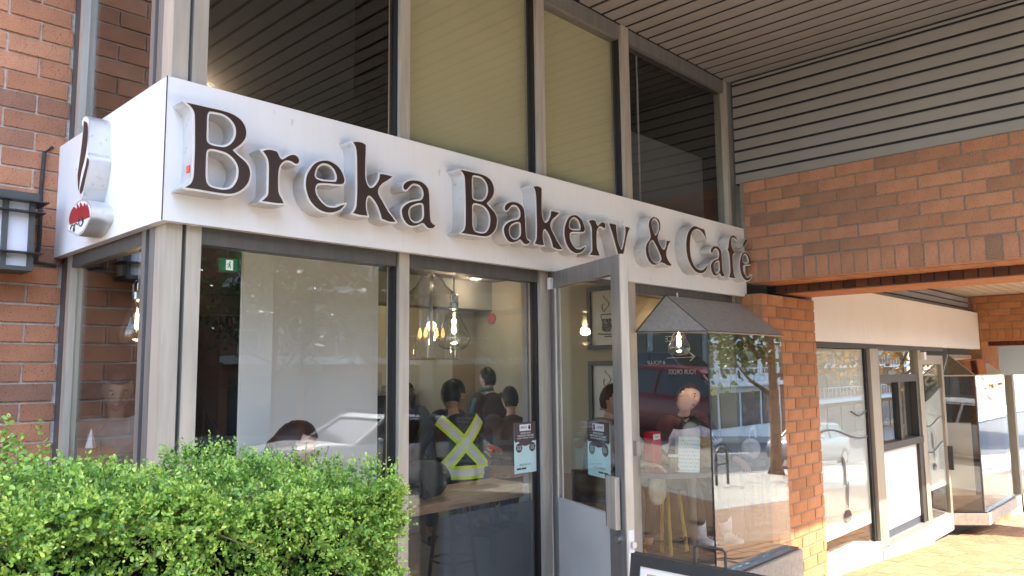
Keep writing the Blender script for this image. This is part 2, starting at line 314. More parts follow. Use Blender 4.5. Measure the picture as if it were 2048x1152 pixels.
# --- flat outline shapes (letters, prints)
def smooth_loop(pts, sub=5):
    n = len(pts); out = []
    for i in range(n):
        p1, p2 = pts[i], pts[(i+1) % n]; c1 = len(p1) > 2; c2 = len(p2) > 2
        P1 = Vector(p1[:2]); P2 = Vector(p2[:2])
        P0 = P1*2-P2 if c1 else Vector(pts[i-1][:2]); P3 = P2*2-P1 if c2 else Vector(pts[(i+2) % n][:2])
        L = (P2-P1).length; m1 = (P2-P0)*0.5; m2 = (P3-P1)*0.5
        if m1.length > L: m1 *= L/m1.length
        if m2.length > L: m2 *= L/m2.length
        k = sub if L > 0.012 else max(2, sub-2)
        for j in range(k):
            t = j/k; t2 = t*t; t3 = t2*t
            out.append(P1*(2*t3-3*t2+1)+m1*(t3-2*t2+t)+P2*(-2*t3+3*t2)+m2*(t3-t2))
    return out
def offset_loop(pts, d):
    n = len(pts); out = []; area = sum(pts[i].x*pts[(i+1) % n].y-pts[(i+1) % n].x*pts[i].y for i in range(n)); s = 1 if area > 0 else -1
    for i in range(n):
        a = (pts[i]-pts[i-1]); c = (pts[(i+1) % n]-pts[i])
        a = a.normalized() if a.length > 1e-9 else c.normalized(); c = c.normalized() if c.length > 1e-9 else a
        na = Vector((a.y, -a.x)); nc = Vector((c.y, -c.x)); m = na+nc
        if m.length < 0.3: m = na
        m.normalize(); k = 1/max(0.55, m.dot(na)); out.append(pts[i]+m*(s*d*k))
    return out
def flat_mesh(loops, depth):
    """fill loops (with holes) and give them depth; local x,y plane, z from 0 to depth"""
    cu = bpy.data.curves.new('tmp', 'CURVE'); cu.dimensions = '2D'; cu.fill_mode = 'BOTH'; cu.extrude = depth/2
    for l in loops:
        sp = cu.splines.new('POLY'); sp.points.add(len(l)-1); sp.use_cyclic_u = True
        for i, p in enumerate(l): sp.points[i].co = (p[0], p[1], 0, 1)
    o = bpy.data.objects.new('tmp', cu); COL.objects.link(o); dg = bpy.context.evaluated_depsgraph_get()
    me = bpy.data.meshes.new_from_object(o.evaluated_get(dg)); bpy.data.objects.remove(o); bpy.data.curves.remove(cu)
    me.transform(Matrix.Translation((0, 0, depth/2))); me.materials.clear(); return me
def frame(origin, ux, n):
    """matrix: local x -> ux (horizontal unit), local y -> up, local z -> n"""
    ux = Vector((ux[0], ux[1], 0)).normalized(); n = Vector((n[0], n[1], 0)).normalized()
    return Matrix(((ux.x, 0, n.x, origin[0]), (ux.y, 0, n.y, origin[1]), (0, 1, 0, origin[2]), (0, 0, 0, 1)))
def text_mesh(s, width=None, height=None, depth=0.0005, bold=0.0, mirror=False):
    cu = bpy.data.curves.new('tmp', 'FONT'); cu.body = s; cu.align_x = 'CENTER'; cu.align_y = 'CENTER'; cu.offset = bold; cu.extrude = 0
    cu.resolution_u = 3
    o = bpy.data.objects.new('tmp', cu); COL.objects.link(o); dg = bpy.context.evaluated_depsgraph_get()
    me = bpy.data.meshes.new_from_object(o.evaluated_get(dg)); bpy.data.objects.remove(o); bpy.data.curves.remove(cu)
    c = np.array([v.co[:] for v in me.vertices]); w = np.ptp(c[:, 0]); h = np.ptp(c[:, 1]); mid = (c.max(0)+c.min(0))/2
    k = width/w if width else height/h; ky = (height/h) if height else k
    me.transform(Matrix.Diagonal((-k if mirror else k, ky, 1, 1)) @ Matrix.Translation((-mid[0], -mid[1], 0))); me.materials.clear(); return me
def rect(x0, x1, y0, y1): return [(x0, y0), (x1, y0), (x1, y1), (x0, y1)]
def circle(cx, cy, r, n=20): return [(cx+r*math.cos(k*2*math.pi/n), cy+r*math.sin(k*2*math.pi/n)) for k in range(n)]
def put(name, me, F, mat, parent=None):
    me.transform(F); return link(name, me, mat, parent)
# --- bricks
BM = {}
def brick_mesh(L, h, t, mat, var=0):
    k = (round(L, 3), round(h, 3), round(t, 3), mat, var)
    if k not in BM:
        bm = box(-L/2, L/2, -t/2, t/2, -h/2, h/2)
        bmesh.ops.bevel(bm, geom=list(bm.edges), offset=0.0022, segments=1, affect='EDGES')
        rr_ = random.Random(var*7+int(L*1000))
        for v in bm.verts: v.co += Vector((rr_.uniform(-1, 1)*0.0012, rr_.uniform(-1, 1)*0.0012, rr_.uniform(-1, 1)*0.0012))
        me = bpy.data.meshes.new('brick'); bm.to_mesh(me); bm.free(); me.materials.append(M[mat]); BM[k] = me
    return BM[k]
def brick_at(parent, c, ang, L, h, t, mat):
    o = link('brick', brick_mesh(L, h, t, mat, random.randrange(3)), None, parent)
    o.location = c; o.rotation_euler = (random.uniform(-.004, .004), random.uniform(-.003, .003), ang+random.uniform(-.004, .004)); return o
def brick_courses(parent, p0, ang, width, z0, n, L, h, j, t, mat, shift=0.0, proud=0.0):
    """running bond on the line from p0 along ang, course pitch h, brick pitch L; bricks stand t deep behind the face"""
    ux = Vector((math.cos(ang), math.sin(ang))); nn = Vector((ux.y, -ux.x))
    for i in range(n):
        x = -((i % 2)*L/2+shift) % L-L
        while x < width:
            a, b2 = max(0, x+j/2), min(width, x+L-j/2)
            if b2-a > 0.02:
                m = Vector(p0)+ux*((a+b2)/2)+nn*(-t/2+proud+random.uniform(-.0015, .0015))
                brick_at(parent, (m.x, m.y, z0+(i+.5)*h), ang, b2-a, h-j, t, mat)
            x += L
# ================================================================== the setting
def strip(name, y0, y1, mat, dz, xs=None, th=None, parent=None):
    xs = xs or [-300, -14, 0, 20, 40, 75, 300]; bm = bmesh.new(); a = []
    for x in xs: a.append((bm.verts.new((x, y0, ground_z(x)+dz)), bm.verts.new((x, y1, ground_z(x)+dz))))
    for p, q in zip(a, a[1:]): bm.faces.new((p[0], q[0], q[1], p[1]))
    if th:
        r = bmesh.ops.extrude_face_region(bm, geom=bm.faces[:]); bmesh.ops.translate(bm, verts=[v for v in r['geom'] if isinstance(v, bmesh.types.BMVert)], vec=(0, 0, -th))
    return tag(obj(name, bm, mat, parent), kind='structure')
strip('ground', -400, 400, 'earth', -0.45)
strip('road', -17.6, -4.3, 'asphalt', -0.14)
sidewalk = strip('sidewalk', -4.3, -0.95, 'aggregate', -0.012, th=0.3)
strip('kerb', -4.42, -4.3, 'concrete', 0.0, th=0.3)
strip('pavement_border', -0.95, -0.62, 'concrete', -0.004, th=0.2)
paving = strip('paving', -0.62, 3.6, 'paver_field', -0.008, th=0.2)
strip('far_sidewalk', -23.0, -17.6, 'aggregate', 0.0, th=0.3)
# road markings
mk = bmesh.new()
for x in range(-30, 70, 6):
    q = [(x, -11.05, ground_z(x)-.132), (x+3, -11.05, ground_z(x+3)-.132), (x+3, -10.93, ground_z(x+3)-.132), (x, -10.93, ground_z(x)-.132)]
    hull(q, ((0, 1, 2, 3),), mk)
tag(obj('road_marking', mk, 'white_paint'), kind='structure')
# pavers in view, in front of the neighbouring shop
sl = math.atan(0.068)
pmesh = {}
def paver(L, W):
    k = (round(L, 3), round(W, 3))
    if k not in pmesh:
        bm = box(-L/2, L/2, -W/2, W/2, -.03, 0); bmesh.ops.bevel(bm, geom=list(bm.edges), offset=.003, segments=1, affect='EDGES')
        me = bpy.data.meshes.new('paver'); bm.to_mesh(me); bm.free(); me.materials.append(M['paver_piece']); pmesh[k] = me
    return pmesh[k]
bed = bmesh.new(); hull([(7.45, 1.2, ground_z(7.45)-.004), (13.75, 1.2, ground_z(13.75)-.004), (13.75, 3.03, ground_z(13.75)-.004), (7.45, 3.03, ground_z(7.45)-.004)], ((0, 1, 2, 3),), bed); plain('joint_sand', (.085, .055, .035), .95); obj('joint_bed', bed, 'joint_sand', paving)
row = 0; y = 3.02
while y > 1.25:
    x = 7.45+(row % 2)*0.15
    while x < 13.6:
        o = link('paver', paver(.289, .139), None, paving)
        o.location = (x+.15, y-.075, ground_z(x+.15)+.006+random.uniform(-.0015, .0015)); o.rotation_euler = (random.uniform(-.006, .006), sl+random.uniform(-.006, .006), random.uniform(-.008, .008))
        x += .30
    y -= .15; row += 1
# ------------------------------------------------------------------ left brick wall
LW = thing('brick_wall', 'orange brick wall with pale mortar left of the bakery', 'wall', (0, 4.62, 0.1))
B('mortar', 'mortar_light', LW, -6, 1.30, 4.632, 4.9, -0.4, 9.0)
brick_courses(LW, (-.32, 4.62), 0, 1.60, 0.735, 36, 0.305, 0.1035, 0.012, 0.09, 'brick_left', shift=0.085)
# ------------------------------------------------------------------ unseen building mass and edge boards added above the soffits to block the sun
UP = thing('building', 'unseen upper storeys above the shops, added to block the sun', 'building', (8, 2, 4.4))
B('wall', 'storey_stone', UP, 1.0, 6.38, -1.2, 12, 4.34, 11)
B('wall', 'storey_stone', UP, 6.38, 30, 1.05, 12, 4.34, 11)
B('wall', 'storey_stone', UP, 6.382, 7.46, -1.2, 1.045, 4.338, 11)
B('wall', 'storey_stone', UP, -6, 1.0, 4.9, 12, 4.34, 11)
B('sun_block_fascia', 'slat_paint', UP, 1.0, 6.38, -1.2, -0.95, 3.75, 4.34)
B('sun_block_fascia', 'slat_paint', UP, 15.1, 30, 1.05, 1.25, 1.9, 4.34)
B('wall', 'brick_column', UP, 14.0, 15.1, -.2, 3.13, 2.705, 4.34)
B('wall', 'brick_column', UP, 13.99, 15.1, 3.145, 3.6, 1.985, 4.34)
B('sun_block_fascia', 'slat_paint', UP, 7.46, 13.97, 1.05, 1.25, 2.66, 4.34)
# ------------------------------------------------------------------ soffit of the recess: slats running out from the facade
SF = thing('soffit', 'taupe slatted soffit above the bakery front', 'soffit', (3.6, 1, 4.24))
B('backing', 'gap_dark', SF, 1.0, 6.39, -0.95, 3.42, 4.252, 4.335)
k = 0; x = 6.375
slm = None
while x > 1.1:
    bm = box(-.061, .061, -2.1, 2.1, -.010, -.002)
    if slm is None:
        bmesh.ops.bevel(bm, geom=[e for e in bm.edges if abs(e.verts[0].co.y-e.verts[1].co.y) > 1], offset=.004, segments=1, affect='EDGES')
        slm = bpy.data.meshes.new('slat'); bm.to_mesh(slm); slm.materials.append(M['soffit'])
    bm.free(); o = link('slat', slm, None, SF); o.location = (x-.075, 1.16, 4.25); x -= .150
# ------------------------------------------------------------------ slatted wall over the brick beam (faces the bakery)
SW = thing('slat_wall', 'grey horizontal slats on the side wall above the brick beam', 'wall', (6.4, 2, 3.27))
B('backing', 'gap_dark', SW, 6.385, 7.45, -1.2, 3.25, 3.271, 4.245)
sm = None
for i in range(10):
    zc = 3.272+i*.1045+.0435
    hh = .0425 if i < 9 else .012
    bm = box(-.010, -.002, -2.22, 2.22, -hh, hh)
    if i < 9 and sm is not None: bm.free(); me = sm
    else:
        bmesh.ops.bevel(bm, geom=[e for e in bm.edges if abs(e.verts[0].co.y-e.verts[1].co.y) > 1], offset=.004, segments=1, affect='EDGES')
        me = bpy.data.meshes.new('slat'); bm.to_mesh(me); bm.free(); me.materials.append(M['slat_paint'])
        if i == 0: sm = me
    o = link('slat', me, None, SW); o.location = (6.385, 1.02, zc if i < 9 else 3.272+.9405+.012)
# ------------------------------------------------------------------ brick beam over the passage
def brick_beam(x0, zb, ztop, label, mat, y_from, ny, y_end):
    t = thing('brick_beam', label, 'beam', (x0, y_from, zb))
    nrow = int(round((ztop-(zb+.19))/.1045))
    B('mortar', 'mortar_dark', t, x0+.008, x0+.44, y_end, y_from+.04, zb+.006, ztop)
    B('inner_beam', 'gap_dark', t, x0+.448, x0+1.09, y_end, y_from+.03, zb-.066, ztop-.03)
    for k in range(int(ny*.308/.1035)): brick_at(t, (x0+.27, y_from-.0515-k*.1035, zb+.012), -math.pi/2, .093, .02, .34, 'brick_column')
    B('underside', 'brick_column', t, x0+.54, x0+1.085, y_end, y_from+.01, zb-.0695, zb-.0665)
    # face looking to -x : walk along -y from y_from
    brick_courses(t, (x0, y_from), -math.pi/2, ny*.308, zb+.19, nrow, .308, .1045, .011, .09, mat, shift=.10)
    y = y_from; i = 0
    while y > y_from-ny*.308:
        brick_at(t, (x0+.045, y-.0515, zb+.095), -math.pi/2, .093, .180, .09, mat); y -= .1035
        # row of inner beam bricks, its shade put into the dark colour
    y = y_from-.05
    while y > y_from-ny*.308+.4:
        brick_at(t, (x0+.44+.045, y-.0515, zb-.015), -math.pi/2, .093, .11, .09, 'brick_shaded'); y -= .1035
    return t
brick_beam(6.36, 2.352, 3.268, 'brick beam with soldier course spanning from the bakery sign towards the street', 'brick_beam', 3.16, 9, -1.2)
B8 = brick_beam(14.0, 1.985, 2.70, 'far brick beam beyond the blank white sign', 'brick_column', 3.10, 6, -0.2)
# ------------------------------------------------------------------ brick columns
def brick_column(x0, x1, yf, z0, n, label):
    t = thing('brick_column', label, 'column', ((x0+x1)/2, yf, z0))
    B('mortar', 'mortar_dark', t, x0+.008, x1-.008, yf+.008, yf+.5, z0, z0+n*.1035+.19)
    brick_courses(t, (x0, yf), 0, x1-x0, z0+.19, n, .312, .1035, .011, .09, 'brick_column', shift=.20)
    x = x0
    while x < x1-.05:
        brick_at(t, (x+.0515, yf+.045, z0+.095), 0, .093, .18, .09, 'brick_column'); x += .1035
    # side facing the bakery
    for i in range(n):
        if z0+.19+i*.1035 > .1: brick_at(t, (x0+.045, yf+.09+.055, z0+.19+(i+.5)*.1035), -math.pi/2, .10, .0925, .09, 'brick_column')
    return t
brick_column(6.335, 7.455, 3.02, -.525, 25, 'brick column between the bakery bay window and the blank sign')
brick_column(13.99, 15.1, 3.02, -1.0, 27, 'far brick column beside the second bay window')
# ------------------------------------------------------------------ second passage soffit
S2 = thing('soffit', 'cream slatted soffit over the passage before the blank sign', 'soffit', (10.7, 2, 2.7))
B('backing', 'gap_dark', S2, 7.46, 13.99, 1.25, 3.4, 2.735, 2.79)
m2 = None; y = 3.36
while y > 1.3:
    if m2 is None:
        bm = box(-3.26, 3.26, -.062, .062, -.008, .018); m2 = bpy.data.meshes.new('slat'); bm.to_mesh(m2); bm.free(); m2.materials.append(M['soffit_light'])
    o = link('slat', m2, None, S2); o.location = (10.72, y-.07, 2.712); y -= .137
S2w = thing('slat_wall', 'grey slats between the blank sign and the passage soffit', 'wall', (10.7, 3.2, 2.5))
B('backing', 'gap_dark', S2w, 7.46, 13.98, 3.20, 3.26, 2.44, 2.70)
for i in range(3): B('slat', 'slat_paint', S2w, 7.46, 13.98, 3.165, 3.19, 2.44+i*.085, 2.44+i*.085+.068)
GLYPH={
'B':[[(0,517,1),(26,518),(91,519),(145,520),(197,516),(236,500),(257,474),(263,446),(258,419),(239,391),(203,357,1),(232,337),(263,317),(282,291),(286,262),(277,226),(254,195),(224,174),(194,164),(152,161),(103,161),(50,161),(6,160,1),(28,179),(37,201),(40,223),(41,315),(39,396),(36,465),(31,488),(16,507)],[(92,499),(104,505),(124,507),(158,506),(189,493),(211,468),(217,440),(213,413),(196,384),(171,365),(146,360),(113,360),(94,367),(88,382),(87,427),(87,477)],[(88,308),(90,329),(97,339),(111,344),(138,345),(176,340),(207,323),(229,294),(234,261),(227,226),(206,193),(177,179),(143,176),(110,181),(95,195),(89,222),(88,267)]],
'r':[[(0,383,1),(20,391),(45,395),(68,393,1),(73,386),(80,373),(91,362),(104,367),(124,383),(143,393),(160,395),(173,388),(180,376),(177,363),(170,357),(161,356),(144,362),(127,364),(111,360),(95,347),(82,326),(77,298),(76,268),(77,238),(79,212),(86,195),(97,179),(106,162,1),(77,158),(39,157),(1,156,1),(17,171),(29,186),(32,207),(32,260),(31,320),(26,348),(16,366)]],
'e':[[(208,319),(201,307),(186,301),(159,297),(123,294),(87,289),(63,283),(53,273),(49,254),(53,233),(68,211),(89,192),(114,180),(139,179),(165,184),(190,196),(214,206,1),(197,186),(176,170),(147,158),(115,153),(83,157),(51,171),(23,197),(7,229),(0,258),(0,286),(5,312),(20,342),(40,370),(64,388),(93,399),(121,402),(150,395),(176,381),(195,359),(206,335)],[(44,322),(48,344),(61,367),(82,383),(103,388),(129,383),(151,367),(164,344),(167,325),(162,310,1),(148,306),(116,302),(80,299),(56,304),(46,311)]],
'k':[[(0,525,1),(28,531),(53,532),(73,526,1),(73,492),(71,449),(71,387),(75,350),(85,326),(100,312),(120,317),(140,336),(157,364),(162,393,1),(185,396),(240,394,1),(206,368),(175,346),(155,321),(150,299),(158,279),(176,257),(212,211),(239,185),(262,162,1),(223,158),(177,166,1),(166,196),(148,231),(125,257),(105,271),(90,269),(81,255),(77,225),(80,196),(88,169,1),(47,167),(4,171,1),(18,191),(24,213),(27,275),(26,358),(23,461),(16,501)]],
'a':[[(9,352),(15,369),(35,385),(63,396),(92,400),(120,400),(150,390),(171,372),(179,347),(182,308),(185,259),(188,216),(194,194),(207,183),(224,178,1),(213,165),(192,158),(171,160),(156,171),(144,179),(133,179),(113,169),(88,159),(64,155),(40,159),(20,174),(6,194),(0,216),(2,235),(16,253),(39,270),(72,284),(104,293),(125,300),(137,311),(144,328),(142,351),(131,369),(112,381),(88,383),(67,378),(47,361),(31,344),(21,339),(12,343)],[(146,266),(141,280),(129,285),(104,281),(76,269),(52,252),(41,231),(42,209),(52,188),(72,174),(96,173),(121,183),(140,200),(147,217)]],
'&':[[(334,184,1),(326,175),(302,173),(271,176),(233,186),(202,187),(179,183),(141,168),(103,161),(66,166),(31,187),(7,222),(0,255),(3,284),(19,311),(50,339),(68,363),(65,387),(54,420),(48,448),(57,479),(77,501),(100,514),(130,519),(168,513),(190,497),(199,468),(194,437),(173,405),(160,378),(162,348),(180,325),(209,298),(235,286),(255,295),(272,318),(282,360,1),(331,363,1),(304,335),(282,298),(268,258),(278,228),(304,201)],[(83,474),(95,497),(122,510),(152,507),(178,487),(186,462),(180,431),(162,404),(134,381),(116,389),(95,421),(85,449)],[(36,292),(53,323),(83,343),(105,340),(134,311),(169,273),(197,233),(204,213),(187,192),(156,176),(119,173),(82,184),(50,214),(34,250)]],
'C':[[(313,439,1),(303,470),(293,503),(282,519,1),(245,519),(204,522),(156,526),(116,521),(75,499),(37,463),(15,423),(2,380),(0,335),(9,278),(33,231),(77,190),(131,161),(186,154),(235,160),(277,178),(304,202),(319,231,1),(279,204),(237,183),(188,177),(140,187),(95,216),(66,259),(52,307),(52,357),(59,407),(76,451),(106,486),(155,506),(195,508),(243,497),(283,472)]],
'f':[[(169,495,1),(164,515),(130,528),(93,526),(60,511),(39,482),(27,449),(18,417),(0,395,1),(21,373),(31,334),(34,280),(36,236),(30,196),(7,161,1),(52,158),(117,161,1),(91,183),(84,214),(79,258),(77,320),(83,352),(98,369),(126,379,1),(92,402),(71,432),(67,463),(71,488),(96,507),(133,509)]],
'acute':[[(0,451,1),(7,474),(34,505),(60,522),(79,522),(73,507),(41,478)]],
'y':[[(4,396,1),(46,399),(85,398,1),(85,373),(90,333),(102,287),(120,249),(138,227),(157,243),(176,289),(193,339),(197,373),(192,398,1),(221,399),(250,396,1),(229,371),(210,334),(193,291),(174,235),(148,171),(123,125),(94,96),(60,79),(21,76),(0,87),(6,104),(34,112),(56,109),(78,118),(93,139),(100,166),(98,200),(83,235),(63,283),(38,337),(17,377)]],
}
# ================================================================== bakery shop front
SFR = thing('storefront', 'bakery shop front with grey metal frames and tall glass panes', 'shop front', (3.8, 3.3, -.1))
ZS, ZT, ZC = 2.233, 2.85, 4.235          # sign bottom, sign top, soffit
def pane(name, mat, parent, x0, x1, y, z0, z1): return B(name, mat, parent, x0, x1, y, y+.008, z0, z1)
def vert(x0, x1, z0, z1, mat='alu_champagne', yf=3.25, yb=3.36, name='mullion'): return B(name, mat, SFR, x0, x1, yf, yb, z0, z1, bevel=.003)
for z0, z1 in ((-.12, ZS+.03), (ZT-.04, ZC-.004)):
    # corner post: two light faces with a dark groove, then the return side
    vert(1.285, 1.355, z0, z1, name='post'); B('groove', 'alu_dark', SFR, 1.355, 1.374, 3.275, 3.36, z0, z1); vert(1.374, 1.440, z0, z1, name='post')
    B('post', 'alu_grey', SFR, 1.283, 1.34, 3.36, 3.415, z0, z1, bevel=.003)
    B('groove', 'alu_dark', SFR, 1.30, 1.34, 3.415, 3.455, z0, z1)
    B('post', 'alu_grey', SFR, 1.283, 1.34, 3.455, 3.50, z0, z1, bevel=.003)
    for a, c in ((2.524, 2.592), (3.665, 3.742), (4.640, 4.735)):
        vert(a, c, z0, z1); B('gasket', 'gasket', SFR, a-.014, a, 3.275, 3.33, z0, z1)
    B('jamb', 'alu_dark', SFR, 1.285, 1.345, 4.545, 4.628, z0, z1); B('jamb', 'alu_champagne', SFR, 1.283, 1.345, 4.475, 4.53, z0, z1, bevel=.003); B('gasket', 'gasket', SFR, 1.30, 1.34, 4.53, 4.545, z0, z1)
vert(6.29, 6.375, ZT-.04, ZC-.004, mat='alu_grey'); vert(6.245, 6.29, ZT-.04, ZC-.004)
# rails
for a, c in ((1.440, 2.51), (2.592, 3.651), (4.735, 6.30)): B('head_rail', 'alu_dark', SFR, a, c, 3.262, 3.35, 2.165, ZS+.025, bevel=.003)
B('head_rail', 'alu_dark', SFR, 3.742, 4.626, 3.262, 3.35, 2.215, ZS+.025)
for a, c in ((1.440, 2.51), (2.592, 3.651), (3.742, 4.626), (4.735, 6.245)): B('head_rail', 'alu_grey', SFR, a, c, 3.262, 3.35, 4.115, ZC-.006, bevel=.003)
for a, c in ((1.440, 2.51), (2.592, 3.651)): B('sill_rail', 'alu_grey', SFR, a, c, 3.262, 3.35, -.1, .06, bevel=.003)
B('head_rail', 'alu_dark', SFR, 1.29, 1.345, 3.50, 4.475, 2.17, ZS+.025)
# glass
pane('glass', 'glass', SFR, 1.440, 2.515, 3.295, .06, 2.165); pane('glass', 'glass', SFR, 2.592, 3.655, 3.295, .06, 2.165)
pane('glass', 'glass_grey', SFR, 1.440, 2.515, 3.295, ZT-.04, 4.115); pane('glass', 'glass', SFR, 2.592, 3.655, 3.295, ZT-.04, 4.115)
pane('glass', 'glass', SFR, 3.742, 4.63, 3.295, ZT-.04, 4.115); pane('glass', 'glass_grey', SFR, 4.735, 6.245, 3.295, ZT-.04, 4.115)
B('glass', 'glass', SFR, 1.318, 1.326, 3.50, 4.475, .06, 2.17); B('glass', 'glass_grey', SFR, 1.318, 1.326, 3.50, 4.475, ZT-.04, ZC-.01)
# blinds behind the two middle upper panes
for a, c in ((2.60, 3.65), (3.745, 4.625)):
    bl = thing('roller_blind', 'olive beige blind filling the %s upper window pane' % ('wider middle' if a < 3 else 'narrower middle'), 'blind', (a, 3.36, 2.9), 'blinds in the upper windows')
    B('fabric', 'blind', bl, a, c, 3.345, 3.35, 2.87, 4.11)
# ------------------------------------------------------------------ the sign
SG = thing('shop_sign', 'long white sign panel wrapping the corner of the bakery', 'sign', (3.8, 3.18, 2.233))
B('front_panel', 'sign_white', SG, 1.243, 6.375, 3.18, 3.222, ZS, ZT); B('underside', 'alu_dark', SG, 1.29, 6.372, 3.223, 3.33, ZS+.026, ZS+.06)
B('side_panel', 'sign_white', SG, 1.24, 1.282, 3.222, 4.618, ZS, ZT); B('corner_trim', 'black_metal', SG, 1.2385, 1.2425, 3.1785, 3.182, ZS, ZT)
B('end_cap', 'black_metal', SG, 6.3755, 6.383, 3.19, 3.33, ZS-.0, ZT-.02)
def sign_letter(ch, x, zsh, label):
    t = thing('sign_letter', label, 'letter', (x+.1, 3.13, 2.36), 'raised letters on the bakery sign')
    F = frame((x, 3.18, 2.2+zsh), (1, 0), (0, -1))
    if ch not in LM:
        lp = [smooth_loop([(p[0]/1000, p[1]/1000, *p[2:]) for p in l]) for l in GLYPH[ch]]
        body = [offset_loop(l, .0095 if i == 0 else -.0095) for i, l in enumerate(lp)]
        ring_ = [offset_loop(l, .0095 if i == 0 else -.0095) for i, l in enumerate(lp)]
        LM[ch] = (lp, body)
    lp, body = LM[ch]
    put('letter_return', flat_mesh(body, .094), F, 'letter_silver', t)
    put('trim_cap', flat_mesh([offset_loop(l, -.0012 if i == 0 else .0012) for i, l in enumerate(body)], .004), F @ Matrix.Translation((0, 0, .0945)), 'letter_trim', t)
    put('letter_face', flat_mesh(lp, .002), F @ Matrix.Translation((0, 0, .099)), 'letter_brown', t)
    return t
LM = {}
W = (('B', 1.284, 'large brown capital B starting the first word of the sign'), ('r', 1.628, 'brown letter r after the first capital B on the sign'), ('e', 1.847, 'brown letter e in the middle of the first word'),
     ('k', 2.104, 'brown letter k in the first word of the sign'), ('a', 2.407, 'brown letter a ending the first word of the sign'), ('B', 2.815, 'brown capital B starting the second word of the sign'),
     ('a', 3.16, 'brown letter a after the second capital B'), ('k', 3.425, 'brown letter k in the second word of the sign'), ('e', 3.715, 'brown letter e in the second word of the sign'),
     ('r', 3.971, 'brown letter r in the second word of the sign'), ('y', 4.191, 'brown letter y partly hidden by the open door'), ('&', 4.636, 'brown ampersand on the sign right of the open door'),
     ('C', 5.199, 'brown capital C starting the last word of the sign'), ('a', 5.571, 'brown letter a in the last word of the sign'), ('f', 5.862, 'brown letter f in the last word of the sign'))
for ch, x, lab in W: sign_letter(ch, x, 0.0, lab)
tE = sign_letter('e', 6.072, 0.004, 'brown accented letter e ending the sign by the brick beam')
Fa = frame((6.146, 3.18, 2.2), (1, 0), (0, -1)); la = smooth_loop([(p[0]/1000, p[1]/1000, *p[2:]) for p in GLYPH['acute'][0]])
put('accent', flat_mesh([offset_loop(la, .0095)], .097), Fa, 'letter_silver', tE); put('accent_face', flat_mesh([la], .002), Fa @ Matrix.Translation((0, 0, .099)), 'letter_brown', tE)
B('sticker', 'sticker_red', SG, 1.284+.028, 1.284+.0305, 3.098, 3.128, 2.432, 2.462)
# ------------------------------------------------------------------ emblem on the side panel (local x = towards the viewer's right = -y)
EM = thing('sign_emblem', 'white box emblem of a steaming red bun on the side of the sign', 'emblem', (1.19, 3.9, 2.33))
def em(pts, name, mat, d0, d1, parent=EM, sub=4, grow=0.0):
    F = Matrix(((0, 0, -1, 1.24), (-1, 0, 0, 0), (0, 1, 0, 0), (0, 0, 0, 1)))
    l = smooth_loop([(-p[0], p[1], *p[2:]) for p in pts], sub); l = offset_loop(l, grow) if grow else l; me = flat_mesh([l], d1-d0)
    return put(name, me, F @ Matrix.Translation((0, 0, d0)), mat, parent)
EM_up = [(3.928, 2.783), (3.938, 2.806), (3.91, 2.825), (3.874, 2.822), (3.838, 2.799), (3.834, 2.767), (3.83, 2.703), (3.827, 2.628, 1), (3.806, 2.62), (3.799, 2.6), (3.806, 2.564), (3.837, 2.475), (3.863, 2.435), (3.874, 2.415, 1), (3.92, 2.449), (3.949, 2.472), (3.957, 2.525), (3.964, 2.572), (3.99, 2.584, 1), (3.951, 2.655), (3.919, 2.74), (3.914, 2.774)]
EM_bowl = [(3.874, 2.419), (3.803, 2.4), (3.751, 2.367), (3.735, 2.337), (3.743, 2.306), (3.774, 2.287), (3.831, 2.258), (3.915, 2.249), (3.986, 2.272), (4.04, 2.285), (4.072, 2.301), (4.055, 2.334), (4.042, 2.367), (4.006, 2.401), (3.94, 2.417)]
EM_b1 = [(3.898, 2.802, 1), (3.854, 2.783), (3.837, 2.756), (3.835, 2.682), (3.861, 2.608), (3.902, 2.549), (3.923, 2.467, 1), (3.935, 2.492), (3.948, 2.546), (3.94, 2.579), (3.918, 2.66), (3.899, 2.753)]
EM_b2 = [(3.821, 2.609, 1), (3.802, 2.591), (3.813, 2.554), (3.859, 2.462), (3.891, 2.444, 1), (3.907, 2.465), (3.88, 2.511), (3.839, 2.57)]
EM_red = [(4.031, 2.319, 1), (4.043, 2.35), (4.023, 2.38), (3.98, 2.398), (3.934, 2.379, 1), (3.935, 2.407), (3.893, 2.379, 1), (3.889, 2.406), (3.843, 2.376, 1), (3.83, 2.393), (3.799, 2.372, 1), (3.795, 2.385), (3.759, 2.346), (3.747, 2.314, 1)]
em(EM_up, 'upper_box', 'letter_silver', 0.0, .095); em(EM_bowl, 'bun_box', 'letter_silver', 0.0, .095)
em(EM_up, 'upper_face', 'white_paint', .0945, .097, grow=-.006); em(EM_bowl, 'bun_face', 'white_paint', .0945, .097, grow=-.009)
em(EM_b1, 'steam_blade', 'letter_brown', .0972, .099); em(EM_b2, 'steam_blade', 'letter_brown', .0972, .099); em(EM_red, 'red_half', 'emblem_red', .0972, .099)
yb, zb_ = EM_bowl[7][0], EM_bowl[7][1]
for cy, cz, sg in ((yb+.035, zb_+.045, 1), (yb-.045, zb_+.058, -1)):
    obj('scroll_line', tube([(1.1405, cy+sg*(.045-.07*t)+.018*math.cos(t*9), cz+.018*math.sin(t*9)) for t in [i/16 for i in range(17)]], .0025, 5), 'print_dark', EM)
